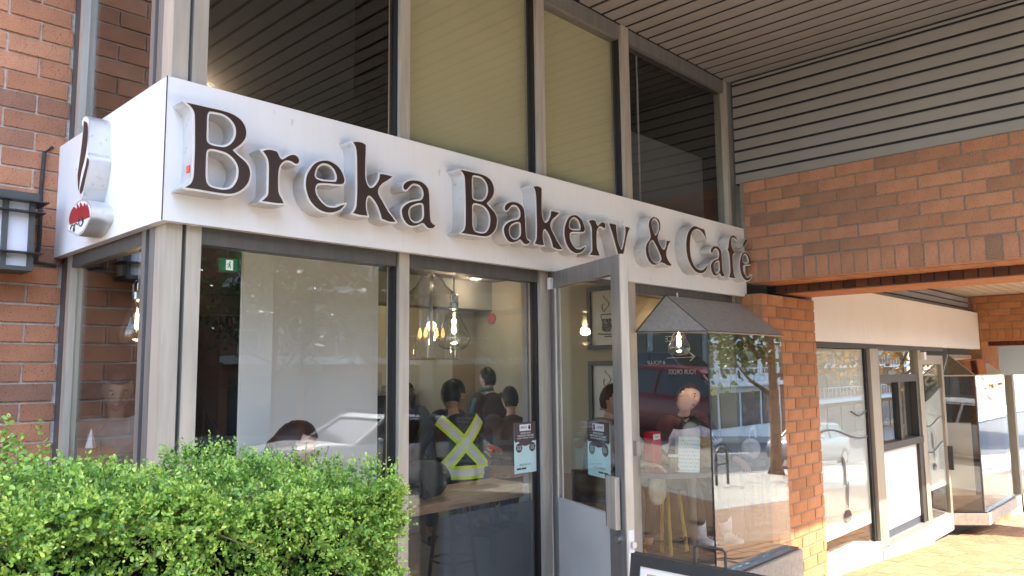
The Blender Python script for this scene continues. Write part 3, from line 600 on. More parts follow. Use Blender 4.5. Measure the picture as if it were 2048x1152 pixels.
# ------------------------------------------------------------------ open glass door
HX, HY, FX, FY = 3.776, 3.24, 3.446, 2.461
du = Vector((FX-HX, FY-HY)); DL = du.length+.035; du.normalize(); dn = Vector((du.y, -du.x))      # dn points to the viewer (-x side)
if dn.x > 0: dn = -dn
DR = thing('door', 'open grey glass door with kick panel standing out from the bakery', 'door', (HX, HY, -.05))
def dpt(u, n=0.0): return (HX+du.x*u+dn.x*n, HY+du.y*u+dn.y*n)
def dslab(name, mat, u0, u1, z0, z1, n0, n1, parent=DR, bevel=.002):
    bm = bmesh.new(); q = [dpt(u0, n0), dpt(u1, n0), dpt(u1, n1), dpt(u0, n1)]; prism(q, z0, z1, bm); return obj(name, bm, mat, parent, bevel=bevel)
dslab('hinge_stile', 'alu_grey', 0, .058, -.04, 2.232, -.022, .022); dslab('free_stile', 'alu_grey', .775, DL-.012, -.04, 2.232, -.022, .022); dslab('edge_strip', 'alu_champagne', DL-.012, DL, -.04, 2.232, -.024, .024)
dslab('top_rail', 'alu_grey', .058, .775, 2.128, 2.232, -.022, .022); dslab('kick_panel', 'door_panel', .058, .70, .05, .775, -.012, .014); dslab('kick_trim', 'door_panel', .058, .70, .775, .80, -.016, .018)
dslab('bottom_rail', 'alu_grey', .058, .775, -.04, .05, -.022, .022); dslab('lock_stile', 'alu_grey', .70, .775, -.04, .79, -.021, .021)
dslab('glass', 'glass', .058, .775, .80, 2.128, -.004, .004)
for s in (-1, 1): dslab('bead', 'alu_champagne', .058, .070, .80, 2.128, s*.016-.004, s*.016+.004)
h = dslab('pull_handle', 'alu_champagne', .735, .83, .745, 1.02, .030, .060, bevel=.005); dslab('handle_plate', 'alu_dark', .70, .735, .745, 1.02, .022, .045, h)
lk = bmesh.new(); tube([(*dpt(.80, .02), .69), (*dpt(.80, .042), .69)], .019, 14, lk); obj('lock_cylinder', lk, 'steel', DR)
dslab('lock_plate', 'white_plastic', DL, DL+.004, .52, .75, -.016, .016); dslab('latch', 'steel', DL+.002, DL+.02, .66, .69, -.022, .002)
B('closer_bracket', 'white_plastic', DR, 3.715, 3.752, 3.205, 3.233, 2.12, 2.195, bevel=.004)
# side jamb strike box beside the door opening
B('strike_box', 'alu_champagne', SFR, 4.65, 4.70, 3.22, 3.25, .98, 1.08, bevel=.003); B('gasket', 'gasket', SFR, 3.742, 3.76, 3.265, 3.36, -.05, 2.215)
# ------------------------------------------------------------------ canted bay window
BA, BB, BC, BD = (4.715, 3.235), (5.06, 2.85), (6.31, 2.85), (6.31, 3.235)
BY = thing('bay_window', 'canted glass bay window under a sloping grey metal roof', 'bay window', (5.5, 3.05, 0))
zg0, zg1 = .125, 1.872
obj('glass', slab(BA, BB, zg0, zg1, .008), 'glass', BY); obj('glass', slab((BB[0]+.006, BB[1]), BC, zg0, zg1, .008), 'glass_bay', BY); obj('glass', slab(BC, BD, zg0, zg1, .008), 'glass_bay', BY)
obj('corner_joint', prism(circle(BB[0]-.001, BB[1]-.001, .006, 8), zg0, zg1), 'black_metal', BY)
e = .012
A1, B1, C1 = (BA[0]-.01, BA[1], zg1), (BB[0]-.01, BB[1]-e, zg1), (BC[0]+.02, BC[1]-e, zg1)
T1, T2 = (5.11, 3.225, 2.17), (6.372, 3.225, 2.17)
def plate(pts, th=.012):
    v = [Vector(p) for p in pts]; n = (v[1]-v[0]).cross(v[2]-v[0]).normalized()*-th; k = len(v)
    return hull([*v, *[p+n for p in v]], [tuple(range(k))[::-1], tuple(range(k, 2*k)), *[(i, (i+1) % k, k+(i+1) % k, k+i) for i in range(k)]])
obj('roof_panel', plate([A1, B1, T1]), 'bay_roof', BY); obj('roof_panel', plate([B1, C1, T2, T1]), 'bay_roof', BY)
obj('roof_seam', tube([B1, T1], .0045, 6), 'alu_dark', BY); obj('roof_drip', tube([A1, B1, C1], .006, 6), 'alu_dark', BY); obj('roof_edge', tube([A1, T1], .006, 6), 'alu_dark', BY)
pane('transom_glass', 'glass', BY, 4.71, 5.12, 3.29, 1.86, 2.165); B('transom_board', 'tan_wall', BY, 4.71, 6.3, 3.40, 3.42, 1.9, 2.165)
led = [(4.63, 3.235), (5.02, 2.765), (6.33, 2.765), (6.33, 3.235)]
obj('ledge', prism(led, -.11, .105), 'stone_ledge', BY, bevel=.004); obj('black_sill', prism([(4.655, 3.235), (5.035, 2.79), (6.315, 2.79), (6.315, 3.235)], .106, .124), 'black_sill', BY)
# board on the side wall stands in for a street sign's reflection, writing mirrored
CB = thing('reflected_board', 'black board with mirrored writing standing in for a reflection in the bay glass', 'reflected_board', (6.24, 3.8, 1.1))
B('lower_panel', 'dark_wall', CB, 6.236, 6.247, 3.42, 4.40, -.04, 1.045); B('board', 'reflected_board', CB, 6.225, 6.245, 3.50, 4.30, 1.05, 2.12); B('frame_bar', 'wood_dark', CB, 6.22, 6.246, 4.30, 4.325, 1.03, 2.14)  # lower panel: dark sheet added where the wall below lies in shade
Fc = frame((6.2245, 3.88, 1.68), (0, -1), (-1, 0))
def chalk(me, u, v): put('reflected_mark', me, Fc @ Matrix.Translation((u, v, 0)), 'chalk', CB)
chalk(text_mesh('PLACE', .20, .055, mirror=True), .03, .20)
chalk(flat_mesh([[(-.08, -.006), (.20, -.003), (.165, .034), (.172, .04), (.225, 0), (.172, -.045), (.165, -.038), (.20, -.009), (-.08, -.014)]], .0008), .02, .03)
chalk(text_mesh('& PICK-UP', .20, .036, mirror=True), -.18, -.02); chalk(text_mesh('YOUR ORDER', .3, .045, mirror=True), .10, -.11)
# ------------------------------------------------------------------ wall lamp on the left wall
WL = thing('wall_lamp', 'dark metal wall lamp with white vertical diffusers and fins', 'lamp', (.85, 4.5, 2.1))
x0, x1, yf, yb = .60, 1.093, 4.42, 4.61
B('back_box', 'lamp_metal', WL, x0+.01, x1-.01, yf+.05, yb, 2.14, 2.51); B('cap', 'lamp_metal', WL, x0-.005, x1+.012, yf-.005, yb, 2.485, 2.53, bevel=.004); B('base', 'lamp_metal', WL, x0, x1, yf, yb, 2.128, 2.15, bevel=.003)
for i in range(5):
    cx = x0+.0125+i*(x1-x0-.025)/4; B('bar', 'lamp_metal', WL, cx-.0125, cx+.0125, yf, yf+.05, 2.15, 2.485)
    if i < 4: B('diffuser', 'lamp_diffuser', WL, cx+.0125, cx+(x1-x0-.025)/4-.0125, yf+.018, yf+.048, 2.15, 2.485)
B('diffuser', 'lamp_diffuser', WL, x1-.011, x1-.004, yf+.06, yb-.03, 2.15, 2.485)
for z, ex in ((2.478, .05), (2.425, .04), (2.215, .04)): B('fin', 'black_metal', WL, x0-ex, x1+ex, yf-ex*.9, yb-.04, z, z+.006)
obj('tar_line', tube([(1.205, 4.613, 2.84), (1.165, 4.611, 2.80), (1.16, 4.611, 2.6), (1.165, 4.611, 2.3), (1.155, 4.611, 2.2), (1.25, 4.612, 2.19)], .011, 6), 'tar', LW)
# ------------------------------------------------------------------ notices on the glass
def notice(F, parent, mirror, w=.205, h=.31):
    """order-now notice: brown head, mint foot, logo plate, two brown discs, lines of lettering"""
    sx = -1 if mirror else 1
    P = lambda l: [(sx*x*w, y*h) for x, y in l]
    put('paper', flat_mesh([P(rect(-.5, .5, 0, 1))], .001), F, 'poster_mint', parent)
    T = F @ Matrix.Translation((0, 0, .0012))
    arc = [(-.5, 1), (-.5, .66)]+[(-.36+.09*math.cos(a), .615) for a in (math.pi, 4)]+[(.62*math.sin(a)*.6, .74-.21*math.cos(a)) for a in [(-1.0+i*.2) for i in range(11)]]+[(.36+.09, .615), (.5, .66), (.5, 1)]
    put('head_block', flat_mesh([P(arc)], .0006), T, 'poster_brown', parent)
    for cx in (-.29, .30): put('disc', flat_mesh([[(sx*(cx*w+.14*w*math.cos(a)), .50*h+.14*w*math.sin(a)) for a in [k*.314 for k in range(20)]]], .0005), T @ Matrix.Translation((0, 0, .0004)), 'poster_brown', parent)
    put('logo_plate', flat_mesh([P(rect(-.26, .24, .83, .96))], .0005), T @ Matrix.Translation((0, 0, .0008)), 'poster_white', parent)
    def tx(s, cx, cy, ww, hh, mat): put('lettering', text_mesh(s, ww*w, hh*h, bold=.01, mirror=mirror), T @ Matrix.Translation((sx*cx*w, cy*h, .0016)), mat, parent)
    tx('BREKA', -.07, .90, .28, .045, 'print_dark'); put('logo_mark', flat_mesh([[(sx*(.17*w+.05*w*math.cos(a)), .895*h+.07*w*math.sin(a)) for a in [k*.42 for k in range(15)]]], .0004), T @ Matrix.Translation((0, 0, .0016)), 'print_dark', parent)
    tx('ORDER NOW', 0, .785, .46, .035, 'poster_white'); tx('THROUGH OUR WEB', 0, .735, .72, .035, 'poster_white'); tx('ENJOY THE BEST FOOD!', 0, .685, .72, .033, 'poster_white')
    for cx in (-.29, .30):
        for k, s in enumerate(('20% OFF', 'YOUR FIRST', 'ORDER')): tx(s, cx, .53-.03*k, .19, .02, 'poster_white')
    tx('BREKA.CA', -.02, .165, .5, .04, 'print_teal')
    for cx in (-.30, -.08): put('store_badge', flat_mesh([P(rect(cx-.1, cx+.1, .07, .105))], .0004), T @ Matrix.Translation((0, 0, .0004)), 'print_dark', parent)
N1 = thing('notice', 'brown and mint order notice on the window left of the door', 'notice', (3.55, 3.29, .97)); notice(frame((3.552, 3.294, .966), (1, 0), (0, -1)), N1, False)
N2 = thing('notice', 'brown and mint order notice seen reversed through the open door', 'notice', (*dpt(.52), 1.0)); notice(frame((*dpt(.545, -.0085), .985), (du.x, du.y), (dn.x, dn.y)), N2, True, .26, .315)
# ================================================================== neighbouring shop: blank sign, panes, hatch, door, second bay
NS = thing('storefront', 'neighbouring shop front with frosted panes below the blank sign', 'shop front', (9.5, 3.1, -.5))
BS = thing('blank_sign', 'blank cream sign panel over the neighbouring shop', 'sign', (10.7, 3.06, 1.85))
B('panel', 'blank_sign', BS, 7.46, 13.975, 3.04, 3.16, 1.855, 2.437, bevel=.003)
def nb(name, mat, x0, x1, z0, z1, y0=3.05, y1=3.14, bevel=.003): return B(name, mat, NS, x0, x1, y0, y1, z0, z1, bevel=bevel)
nb('head_rail', 'alu_bronze', 7.46, 11.93, 1.80, 1.853)
nb('pane', 'glass', 7.46, 8.90, -.30, 1.80, 3.085, 3.093, 0)
nb('frosted_film', 'frost_film', 7.47, 8.90, -.10, 1.79, 3.096, 3.098, 0)
Fn = frame((0, 3.083, 0), (1, 0), (0, -1))
wv = [(7.47, 1.43)]+[(7.47+i*.095, 1.36+.09*math.cos(i*.22)) for i in range(1, 15)]+[(8.89, 1.24), (8.89, .02), (7.47, .02)]
put('wave_film', flat_mesh([[(x, z) for x, z in wv]], .0015), frame((0, 3.0995, 0), (1, 0), (0, -1)), 'frost_low', NS)
def wave(x0, x1, z0, amp, ph, parent=NS, y=3.082): return obj('wave_line', tube([(x0+(x1-x0)*t, y, z0+amp*math.sin(ph+4.6*t)) for t in [i/16 for i in range(17)]], .008, 6), 'ink_grey', parent)
wave(7.48, 8.88, .90, .07, .6); wave(8.45, 8.88, 1.10, .03, 2.2)
def small_emblem(x, z, s, parent=NS, y=3.083):
    F = frame((x, y, z), (1, 0), (0, -1))
    put('steam_mark', flat_mesh([smooth_loop([(-.10*s, .72*s, 1), (-.02*s, .66*s), (.02*s, .50*s), (.0, .30*s, 1), (-.05*s, .34*s), (-.055*s, .52*s)], 4), smooth_loop([(.07*s, .38*s, 1), (.085*s, .28*s), (.06*s, .14*s), (.03*s, -.01, 1), (.0, .1*s), (.02*s, .25*s)], 4)], .001), F, 'ink_grey', parent)
    put('bun_mark', flat_mesh([[(.13*s*math.cos(a), -.12*s+.1*s*math.sin(a)) for a in [k*math.pi/10 for k in range(11)]]], .001), F, 'letter_brown', parent)
    put('plate_mark', flat_mesh([[(.13*s*math.cos(a), -.135*s+.05*s*math.sin(a)) for a in [math.pi+k*math.pi/10 for k in range(11)]]], .001), F, 'ink_grey', parent)
small_emblem(8.20, .15, .75)
nb('gasket', 'gasket', 8.90, 8.96, -.38, 1.80, 3.07); nb('mullion', 'alu_tan', 8.96, 9.22, -.38, 1.80, 3.03, 3.16)
nb('sill', 'stone_pale', 7.456, 9.0, -1.1, -.30, 3.035, 3.3); nb('sill', 'stone_pale', 9.0, 10.84, -1.1, -.40, 3.02, 3.3); nb('sill_rail', 'alu_grey', 9.22, 10.72, -.40, -.34, 3.03, 3.14)
# serving hatch
nb('transom_rail', 'alu_bronze', 9.22, 10.72, 1.41, 1.50); nb('transom_glass', 'glass_bronze', 9.22, 10.72, 1.50, 1.80, 3.09, 3.098, 0)
nb('hatch_frame', 'alu_bronze', 9.22, 9.30, .72, 1.41); nb('hatch_frame', 'alu_bronze', 9.95, 10.03, .72, 1.41, 3.06); nb('hatch_frame', 'alu_bronze', 10.62, 10.72, .72, 1.41)
nb('hatch_sill', 'alu_bronze', 9.22, 10.72, .64, .72, 3.03); nb('hatch_glass', 'glass_bronze', 9.30, 9.95, .72, 1.41, 3.10, 3.108, 0); nb('hatch_glass', 'glass_bronze', 10.03, 10.62, .72, 1.41, 3.12, 3.128, 0)
nb('lower_panel', 'frost_low', 9.24, 10.58, -.25, .64, 3.085, 3.095, 0); nb('panel_post', 'alu_bronze', 10.58, 10.72, -.36, .64); nb('bottom_rail', 'kick_panel', 9.22, 10.58, -.34, -.25, 3.09, 3.12)
HN = thing('menu_sign', 'small dark menu sign with white border in the hatch', 'sign', (10.25, 3.13, 1.0))
B('board', 'poster_brown', HN, 10.08, 10.42, 3.15, 3.156, .86, 1.30)
for z0, z1, x0, x1 in ((.86, .875, 10.08, 10.42), (1.285, 1.30, 10.08, 10.42), (.875, 1.285, 10.405, 10.42), (.875, 1.285, 10.08, 10.095)): B('border', 'poster_white', HN, x0, x1, 3.146, 3.1495, z0, z1)
for s, z in (('Coffee', 1.20), ('BAR', 1.13), ('PICK UP', 1.00), ('ORDER', .94)): put('lettering', text_mesh(s, .2, .05), frame((10.25, 3.1485, z), (1, 0), (0, -1)), 'poster_white', HN)
CBX = thing('steel_counter', 'grey counter unit behind the hatch glass', 'counter', (9.6, 3.5, 0)); B('body', 'alu_dark', CBX, 9.3, 9.95, 3.25, 3.7, -.4, .98); B('top', 'steel', CBX, 9.28, 9.97, 3.22, 3.72, .98, 1.0)
# door of the neighbouring shop
nb('jamb', 'alu_tan', 10.72, 10.84, -.56, 1.80, 3.04)
D2 = thing('door', 'closed neighbouring shop door with frosted wave film', 'door', (11.4, 3.08, -.6))
for x0, x1, z0, z1 in ((10.86, 10.96, -.62, 1.74), (11.82, 11.91, -.62, 1.74)): B('stile', 'alu_tan', D2, x0, x1, 3.06, 3.11, z0, z1, bevel=.003)
B('top_rail', 'alu_tan', D2, 10.96, 11.82, 3.06, 3.11, 1.62, 1.74); B('bottom_rail', 'stone_pale', D2, 10.96, 11.82, 3.055, 3.11, -.62, -.40); B('glass', 'glass', D2, 10.96, 11.82, 3.085, 3.092, -.40, 1.62)
put('wave_film', flat_mesh([[(10.96, 1.12), (11.15, 1.13), (11.4, 1.18), (11.65, 1.25), (11.82, 1.30), (11.82, -.02), (10.96, -.02)]], .0015), frame((0, 3.0955, 0), (1, 0), (0, -1)), 'frost_low', D2)
wave(10.97, 11.81, .86, .05, 3.6, D2); wave(10.97, 11.81, .52, .05, 3.4, D2); small_emblem(11.30, .33, .55, D2)
B('pull_handle', 'black_metal', D2, 11.84, 11.875, 3.0, 3.06, .18, .50, bevel=.004); B('closer', 'white_plastic', D2, 10.86, 10.95, 3.0, 3.05, 1.68, 1.78, bevel=.006)
# second bay
B2 = thing('bay_window', 'far glass bay window with glass roof past the neighbouring door', 'bay window', (13, 2.9, -.5))
a2, b2, c2, d2 = (11.95, 3.09), (12.24, 2.76), (13.98, 2.76), (13.98, 3.09)
obj('glass', slab(a2, b2, -.40, 1.46, .008), 'glass_bronze', B2); obj('glass', slab((b2[0]+.01, b2[1]), c2, -.40, 1.46, .008), 'glass_bronze', B2); obj('corner_joint', prism(circle(b2[0], b2[1], .012, 8), -.40, 1.46), 'alu_dark', B2)
A1, B1, C1, T1, T2 = (11.94, 3.09, 1.46), (12.235, 2.75, 1.46), (13.98, 2.75, 1.46), (12.25, 3.08, 1.76), (13.98, 3.08, 1.76)
obj('roof_glass', plate([A1, B1, T1], .008), 'glass_bronze', B2); obj('roof_glass', plate([B1, C1, T2, T1], .008), 'glass_bronze', B2)
for p, q in ((A1, B1), (B1, C1), (A1, T1), (B1, T1)): obj('roof_bar', tube([p, q], .010, 6), 'alu_tan', B2)
obj('ledge', prism([(11.90, 3.09), (12.21, 2.70), (13.98, 2.70), (13.98, 3.09)], -.57, -.42), 'stone_ledge', B2, bevel=.004); obj('black_sill', prism([(11.92, 3.09), (12.225, 2.725), (13.97, 2.725), (13.97, 3.09)], -.419, -.401), 'black_sill', B2)
obj('screen', slab((12.05, 3.12), (12.30, 2.86), -.2, .80, .01), 'cream_wall', B2); B('display_floor', 'paver', B2, 12.25, 13.9, 2.80, 4.2, -.46, -.425); B('display_back', 'cream_wall', B2, 12.0, 13.95, 4.2, 4.25, -.5, 1.85)
# base under the bays and the shop beyond the far column
nb('plinth', 'alu_dark', 11.92, 13.98, -1.4, -.58, 3.12, 3.4)
SH = thing('storefront', 'grey panelled shop front beyond the far brick column', 'shop front', (17, 3.1, -1.2))
B('panel', 'alu_dark', SH, 15.1, 22, 3.10, 3.2, 1.42, 3.2); B('glass', 'glass_bronze', SH, 15.2, 22, 3.14, 3.15, -.7, 1.42); B('mullion', 'alu_tan', SH, 16.3, 16.45, 3.08, 3.2, -1.5, 1.42); B('base', 'stone_pale', SH, 15.1, 22, 3.08, 3.3, -1.8, -.7)
B('wall', 'dark_wall', SH, 15.1, 22, 5.2, 5.3, -1.5, 3)
# rooms behind the neighbouring shop
def struct(name, mat, x0, x1, y0, y1, z0, z1): return tag(B(name, mat, None, x0, x1, y0, y1, z0, z1), kind='structure')
struct('wall_neighbour_back', 'cream_wall', 7.46, 12.0, 6.0, 6.1, -.6, 2.6); struct('floor_neighbour', 'wood_floor', 7.46, 12.0, 3.2, 6.0, -.6, -.45); struct('ceiling_neighbour', 'ceiling_paint', 7.46, 14, 3.2, 6.0, 2.45, 2.5)
struct('wall_hatch_side', 'dark_wall', 9.10, 9.16, 3.16, 6.0, -.45, 2.45); struct('wall_hatch_back', 'dark_wall', 9.16, 11.9, 4.6, 4.66, -.45, 2.45)

# ================================================================== inside the bakery
FZ = -.05
plain('side_wall', (0.36, 0.31, 0.225), 0.85, var=0.05, scale=2)
struct('floor_cafe', 'wood_floor', 1.30, 6.30, 3.36, 9.6, FZ-.2, FZ); struct('ceiling_cafe', 'ceiling_paint', 1.30, 6.30, 3.40, 9.6, 2.62, 2.70)
struct('wall_cafe_side', 'side_wall', 6.25, 6.31, 3.26, 9.6, FZ, 2.62); struct('wall_cafe_back', 'tan_wall', 3.0, 6.25, 9.5, 9.6, FZ, 2.62)
struct('wall_vestibule_back', 'dark_wall', 1.30, 3.55, 5.75, 5.85, FZ, 2.62)  # vestibule walls nearly black: the unlit gloom is put into the colour
tag(obj('wall_partition', slab((2.86, 3.90), (3.56, 5.75), FZ, 2.62, .06), 'tan_wall'), kind='structure')
struct('wall_left_inner', 'dark_wall', 1.30, 1.36, 4.62, 5.75, FZ, 2.62)
struct('wall_white', 'partition_white', 1.955, 2.82, 3.84, 3.90, FZ, 2.62); tag(obj('wall_white_return', slab((1.905, 3.775), (2.06, 3.745), FZ, 2.62, .05), 'partition_white'), kind='structure')
struct('bulkhead', 'ceiling_paint', 3.4, 6.25, 6.3, 6.6, 2.30, 2.62); struct('wall_cafe_pier', 'tan_wall', 5.9, 6.25, 6.6, 9.5, FZ, 2.62)
# upper room
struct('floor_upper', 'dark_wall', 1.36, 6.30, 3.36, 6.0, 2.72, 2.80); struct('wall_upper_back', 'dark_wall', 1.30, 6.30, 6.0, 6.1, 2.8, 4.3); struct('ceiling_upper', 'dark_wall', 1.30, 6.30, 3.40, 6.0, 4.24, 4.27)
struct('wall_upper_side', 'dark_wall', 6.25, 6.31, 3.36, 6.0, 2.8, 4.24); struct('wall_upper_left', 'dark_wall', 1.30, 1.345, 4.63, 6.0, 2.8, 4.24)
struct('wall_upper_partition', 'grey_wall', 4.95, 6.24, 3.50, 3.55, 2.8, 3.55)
PI_ = thing('pipe', 'thin white pipe behind the right upper window', 'pipe', (5.25, 3.6, 2.8)); obj('pipe', tube([(5.12, 3.44, 2.8), (5.12, 3.44, 4.22)], .008, 6), 'white_plastic', PI_); obj('flange', lathe([(.045, 0), (.045, .02)], (5.12, 3.44, 4.215), 14), 'white_plastic', PI_)
UL = thing('uplight', 'warm lamp glowing low behind the left upper window', 'lamp', (1.62, 3.55, 2.82)); obj('bulb', ball((1.62, 3.55, 2.88), .03), 'filament', UL, True); B('glow_board', 'dark_wall', UL, 1.42, 2.5, 3.66, 3.68, 2.81, 4.15)  # board added behind the bulb to catch its warm glow
def lamp(name, loc, w, r=.04, col=(1, .8, .55)):
    l = bpy.data.lights.new(name, 'POINT'); l.energy = w; l.shadow_soft_size = r; l.color = col; o = bpy.data.objects.new(name, l); COL.objects.link(o); o.location = loc; return o
def lit(parent, loc, w, r=.04, col=(1, .8, .55)): o = lamp('light', loc, w, r, col); attach(o, parent)
lit(UL, (1.60, 3.58, 3.0), 1.6)
# pendants
def pendant(x, y, z, r, h, label, zc=2.62, w=3.0):
    t = thing('pendant_lamp', label, 'lamp', (x, y, z), 'clear glass pendant lamps')
    obj('cord', tube([(x, y, z+h+.10), (x, y, zc)], .006, 6), 'white_plastic', t); obj('cap', lathe([(.018, 0), (.03, .01), (.03, .05), (.012, .06), (.012, .10)], (x, y, z+h), 14), 'steel', t)
    obj('glass_shade', lathe([(.01, 0), (r*.55, .004), (r*.9, h*.10), (r, h*.24), (r*.93, h*.40), (r*.62, h*.68), (r*.36, h*.88), (.03, h)], (x, y, z), 24, caps=False), 'bulb_glass', t, True)
    obj('loop', tube([(x-.028, y, z+h+.03), (x-.03, y, z+h+.09), (x-.015, y, z+h+.115), (x+.015, y, z+h+.115), (x+.03, y, z+h+.09), (x+.028, y, z+h+.03)], .005, 6), 'steel', t)
    bb = obj('bulb', lathe([(.006, -.10), (.022, -.085), (.026, -.05), (.016, -.01), (.012, .02)], (x, y, z+h*.75), 12), 'bulb_glass', t, True); obj('filament', tube([(x, y, z+h*.75-.08), (x, y, z+h*.75-.005)], .010, 8), 'filament', bb)
    lit(t, (x, y, z+h*.5), w*.25, .03)
pendant(3.50, 3.9, 1.745, .118, .27, 'clear pendant lamp with lit bulb above the window counter'); pendant(5.27, 3.22, 1.70, .088, .22, 'clear pendant lamp with lit bulb inside the bay', zc=2.2, w=6.0)
pendant(1.60, 4.38, 1.75, .10, .25, 'clear pendant lamp seen through the corner side glass', w=.6)
LA = thing('glass_lantern', 'tall clear glass lantern with candle bulbs behind the pendant', 'lamp', (3.89, 4.6, 1.69)); obj('cylinder', lathe([(.215, 0), (.215, .50)], (3.89, 4.6, 1.69), 28, caps=False), 'bulb_glass', LA, True)
obj('bell', lathe([(.215, .50), (.12, .58), (.05, .70), (.035, .86)], (3.89, 4.6, 1.69), 24, caps=False), 'bulb_glass', LA, True); obj('ring', lathe([(.217, .0), (.222, .005), (.217, .012)], (3.89, 4.6, 1.69), 28, caps=False), 'wood_counter', LA); obj('stem', tube([(3.89, 4.6, 1.78), (3.89, 4.6, 2.62)], .012, 8), 'steel', LA)
for k in range(4):
    an = k*1.57+.4; bx, by = 3.89+.10*math.cos(an), 4.6+.10*math.sin(an); obj('candle_bulb', lathe([(.006, 0), (.016, .02), (.012, .05), (.003, .08)], (bx, by, 1.86), 8), 'filament_dim', LA, True)
lit(LA, (3.89, 4.6, 1.98), .3)
def downlight(x, y, lab, w):
    t = thing('downlight', lab, 'light', (x, y, 2.61), 'ceiling downlights'); obj('rim', lathe([(.075, 0), (.06, -.012), (.05, .006)], (x, y, 2.615), 20, caps=False), 'white_plastic', t); obj('lens', lathe([(.05, 0), (.05, .004)], (x, y, 2.612), 18), 'downlight_glow', t); lit(t, (x, y, 2.56), w*.05, .05, (1, .86, .66))
downlight(5.75, 6.05, 'lit ceiling downlight near the bulkhead', 12); downlight(5.25, 5.5, 'lit ceiling downlight nearest the window', 12); downlight(5.2, 7.6, 'lit ceiling downlight beyond the bulkhead', 22); downlight(4.6, 8.4, 'lit ceiling downlight at the back of the cafe', 18)
# window counter, kick panel, grey pier by the door
CT = thing('window_counter', 'wooden window counter with dark panel below it', 'counter', (3.2, 3.5, 0)); B('top', 'wood_counter', CT, 2.58, 3.86, 3.42, 3.92, .795, .845, bevel=.004); B('kick_film', 'film_grey', CT, 2.86, 3.64, 3.3065, 3.3085, .06, .79); B('post', 'alu_dark', CT, 2.66, 2.74, 3.5, 3.57, FZ, .795)
PR = thing('pier', 'grey painted pier beside the bakery door', 'pier', (3.85, 3.5, 0)); B('pier', 'grey_wall', PR, 3.66, 3.90, 3.37, 3.415, FZ, 2.62)
BN = thing('bench', 'wooden bench back with three cut-out loops inside the door', 'bench', (4.9, 3.8, 0)); B('panel', 'wood_counter', BN, 4.90, 4.94, 3.42, 4.5, .38, .74, bevel=.004); B('cap', 'wood_counter', BN, 4.885, 4.955, 3.42, 4.5, .74, .765, bevel=.003)
for k in range(3): obj('loop', tube([(4.892, 3.72+.07*k+.026*math.cos(a), .60+.03*math.sin(a)) for a in [i*math.pi/8 for i in range(16)]], .006, 6, closed=True), 'kraft', BN)
for yy in (3.45, 4.45): B('leg', 'wood_dark', BN, 4.9, 4.94, yy-.03, yy+.03, FZ, .38)
# framed prints: cups drawn in coffee beans
def print_frame(zb, full, label):
    t = thing('framed_print', label, 'picture', (6.24, 4.66, zb), 'framed coffee prints'); w, hh = .46, .645; x = 6.25
    F = frame((x, 4.88, zb), (0, -1), (-1, 0))
    for l in (rect(0, .045, 0, hh), rect(w-.045, w, 0, hh), rect(.045, w-.045, 0, .045), rect(.045, w-.045, hh-.045, hh)): put('frame_bar', flat_mesh([l], .03), F, 'frame_charcoal', t)
    put('paper', flat_mesh([rect(.045, w-.045, .045, hh-.045)], .006), F, 'print_paper', t)
    def bean(u, v, m):
        a = random.uniform(0, 3.14); return [(u+.0085*math.cos(a)*math.cos(q)-.006*math.sin(a)*math.sin(q), v+.0085*math.sin(a)*math.cos(q)+.006*math.cos(a)*math.sin(q)) for q in [i*math.pi/4 for i in range(8)]]
    pts = [(.17+i*.0165, .355) for i in range(13)]+[(.165+.004*i, .34-i*.016) for i in range(10)]+[(.385-.004*i, .34-i*.016) for i in range(10)]+[(.205+i*.0165, .185) for i in range(10)]+[(.13+i*.017, .15+abs(i-9)*.0012) for i in range(18)]+[(.21+i*.016, .13) for i in range(9)]
    pts += [(.20-.02*math.sin(i*.55), .39+i*.014) for i in range(6)]+[(.235+.035*math.sin(i*.5-1), .385+i*.0145) for i in range(12)]
    if full: pts += [(.18+.012*j+.25*.03*random.random()+i*.0, .20+i*.013) for i in range(9) for j in range(16)]
    put('bean_cup', flat_mesh([bean(u, v, 0) for u, v in pts], .002), F @ Matrix.Translation((0, 0, .0065)), 'bean', t)
print_frame(1.80, True, 'upper framed print of a full cup made of coffee beans'); print_frame(1.04, False, 'lower framed print of an empty cup made of coffee beans')
# service counter, machine, wall oval, back units
SC = thing('service_counter', 'cream service counter deep inside the cafe', 'counter', (5.4, 7.3, 0)); B('body', 'wood_dark', SC, 4.3, 5.85, 7.1, 7.7, FZ, 1.0); B('top', 'wood_counter', SC, 4.25, 5.88, 7.05, 7.75, 1.0, 1.05, bevel=.004)
CM = thing('coffee_machine', 'dark espresso machine on the service counter', 'machine', (5.6, 7.3, 1.05)); B('body', 'black_metal', CM, 5.25, 5.8, 7.15, 7.6, 1.05, 1.33, bevel=.02); B('top_tray', 'steel', CM, 5.23, 5.82, 7.13, 7.62, 1.33, 1.37); B('hopper', 'bulb_glass', CM, 5.3, 5.42, 7.3, 7.42, 1.37, 1.6)
for k in range(4): obj('cup', lathe([(.03, 0), (.04, .07)], (5.32+.12*k, 7.3, 1.37), 10), 'white_plastic', CM)
CA = thing('cabinet', 'cream cabinet against the back wall of the cafe', 'cabinet', (4.8, 9.2, 0)); B('body', 'cream_wall', CA, 4.2, 5.5, 9.1, 9.5, FZ, 1.25); B('top', 'cream_wall', CA, 4.15, 5.55, 9.06, 9.5, 1.25, 1.30)
for k in range(3): B('door', 'partition_white', CA, 4.23+.42*k, 4.23+.42*k+.40, 9.08, 9.1, .1, 1.2, bevel=.004)
RO = thing('wall_oval', 'dark red oval sign high on the inner side wall', 'sign', (6.25, 6.35, 2.1)); obj('disc', tube([(6.249, 6.30, 2.20), (6.23, 6.30, 2.20)], .065, 20), 'emblem_red', RO)
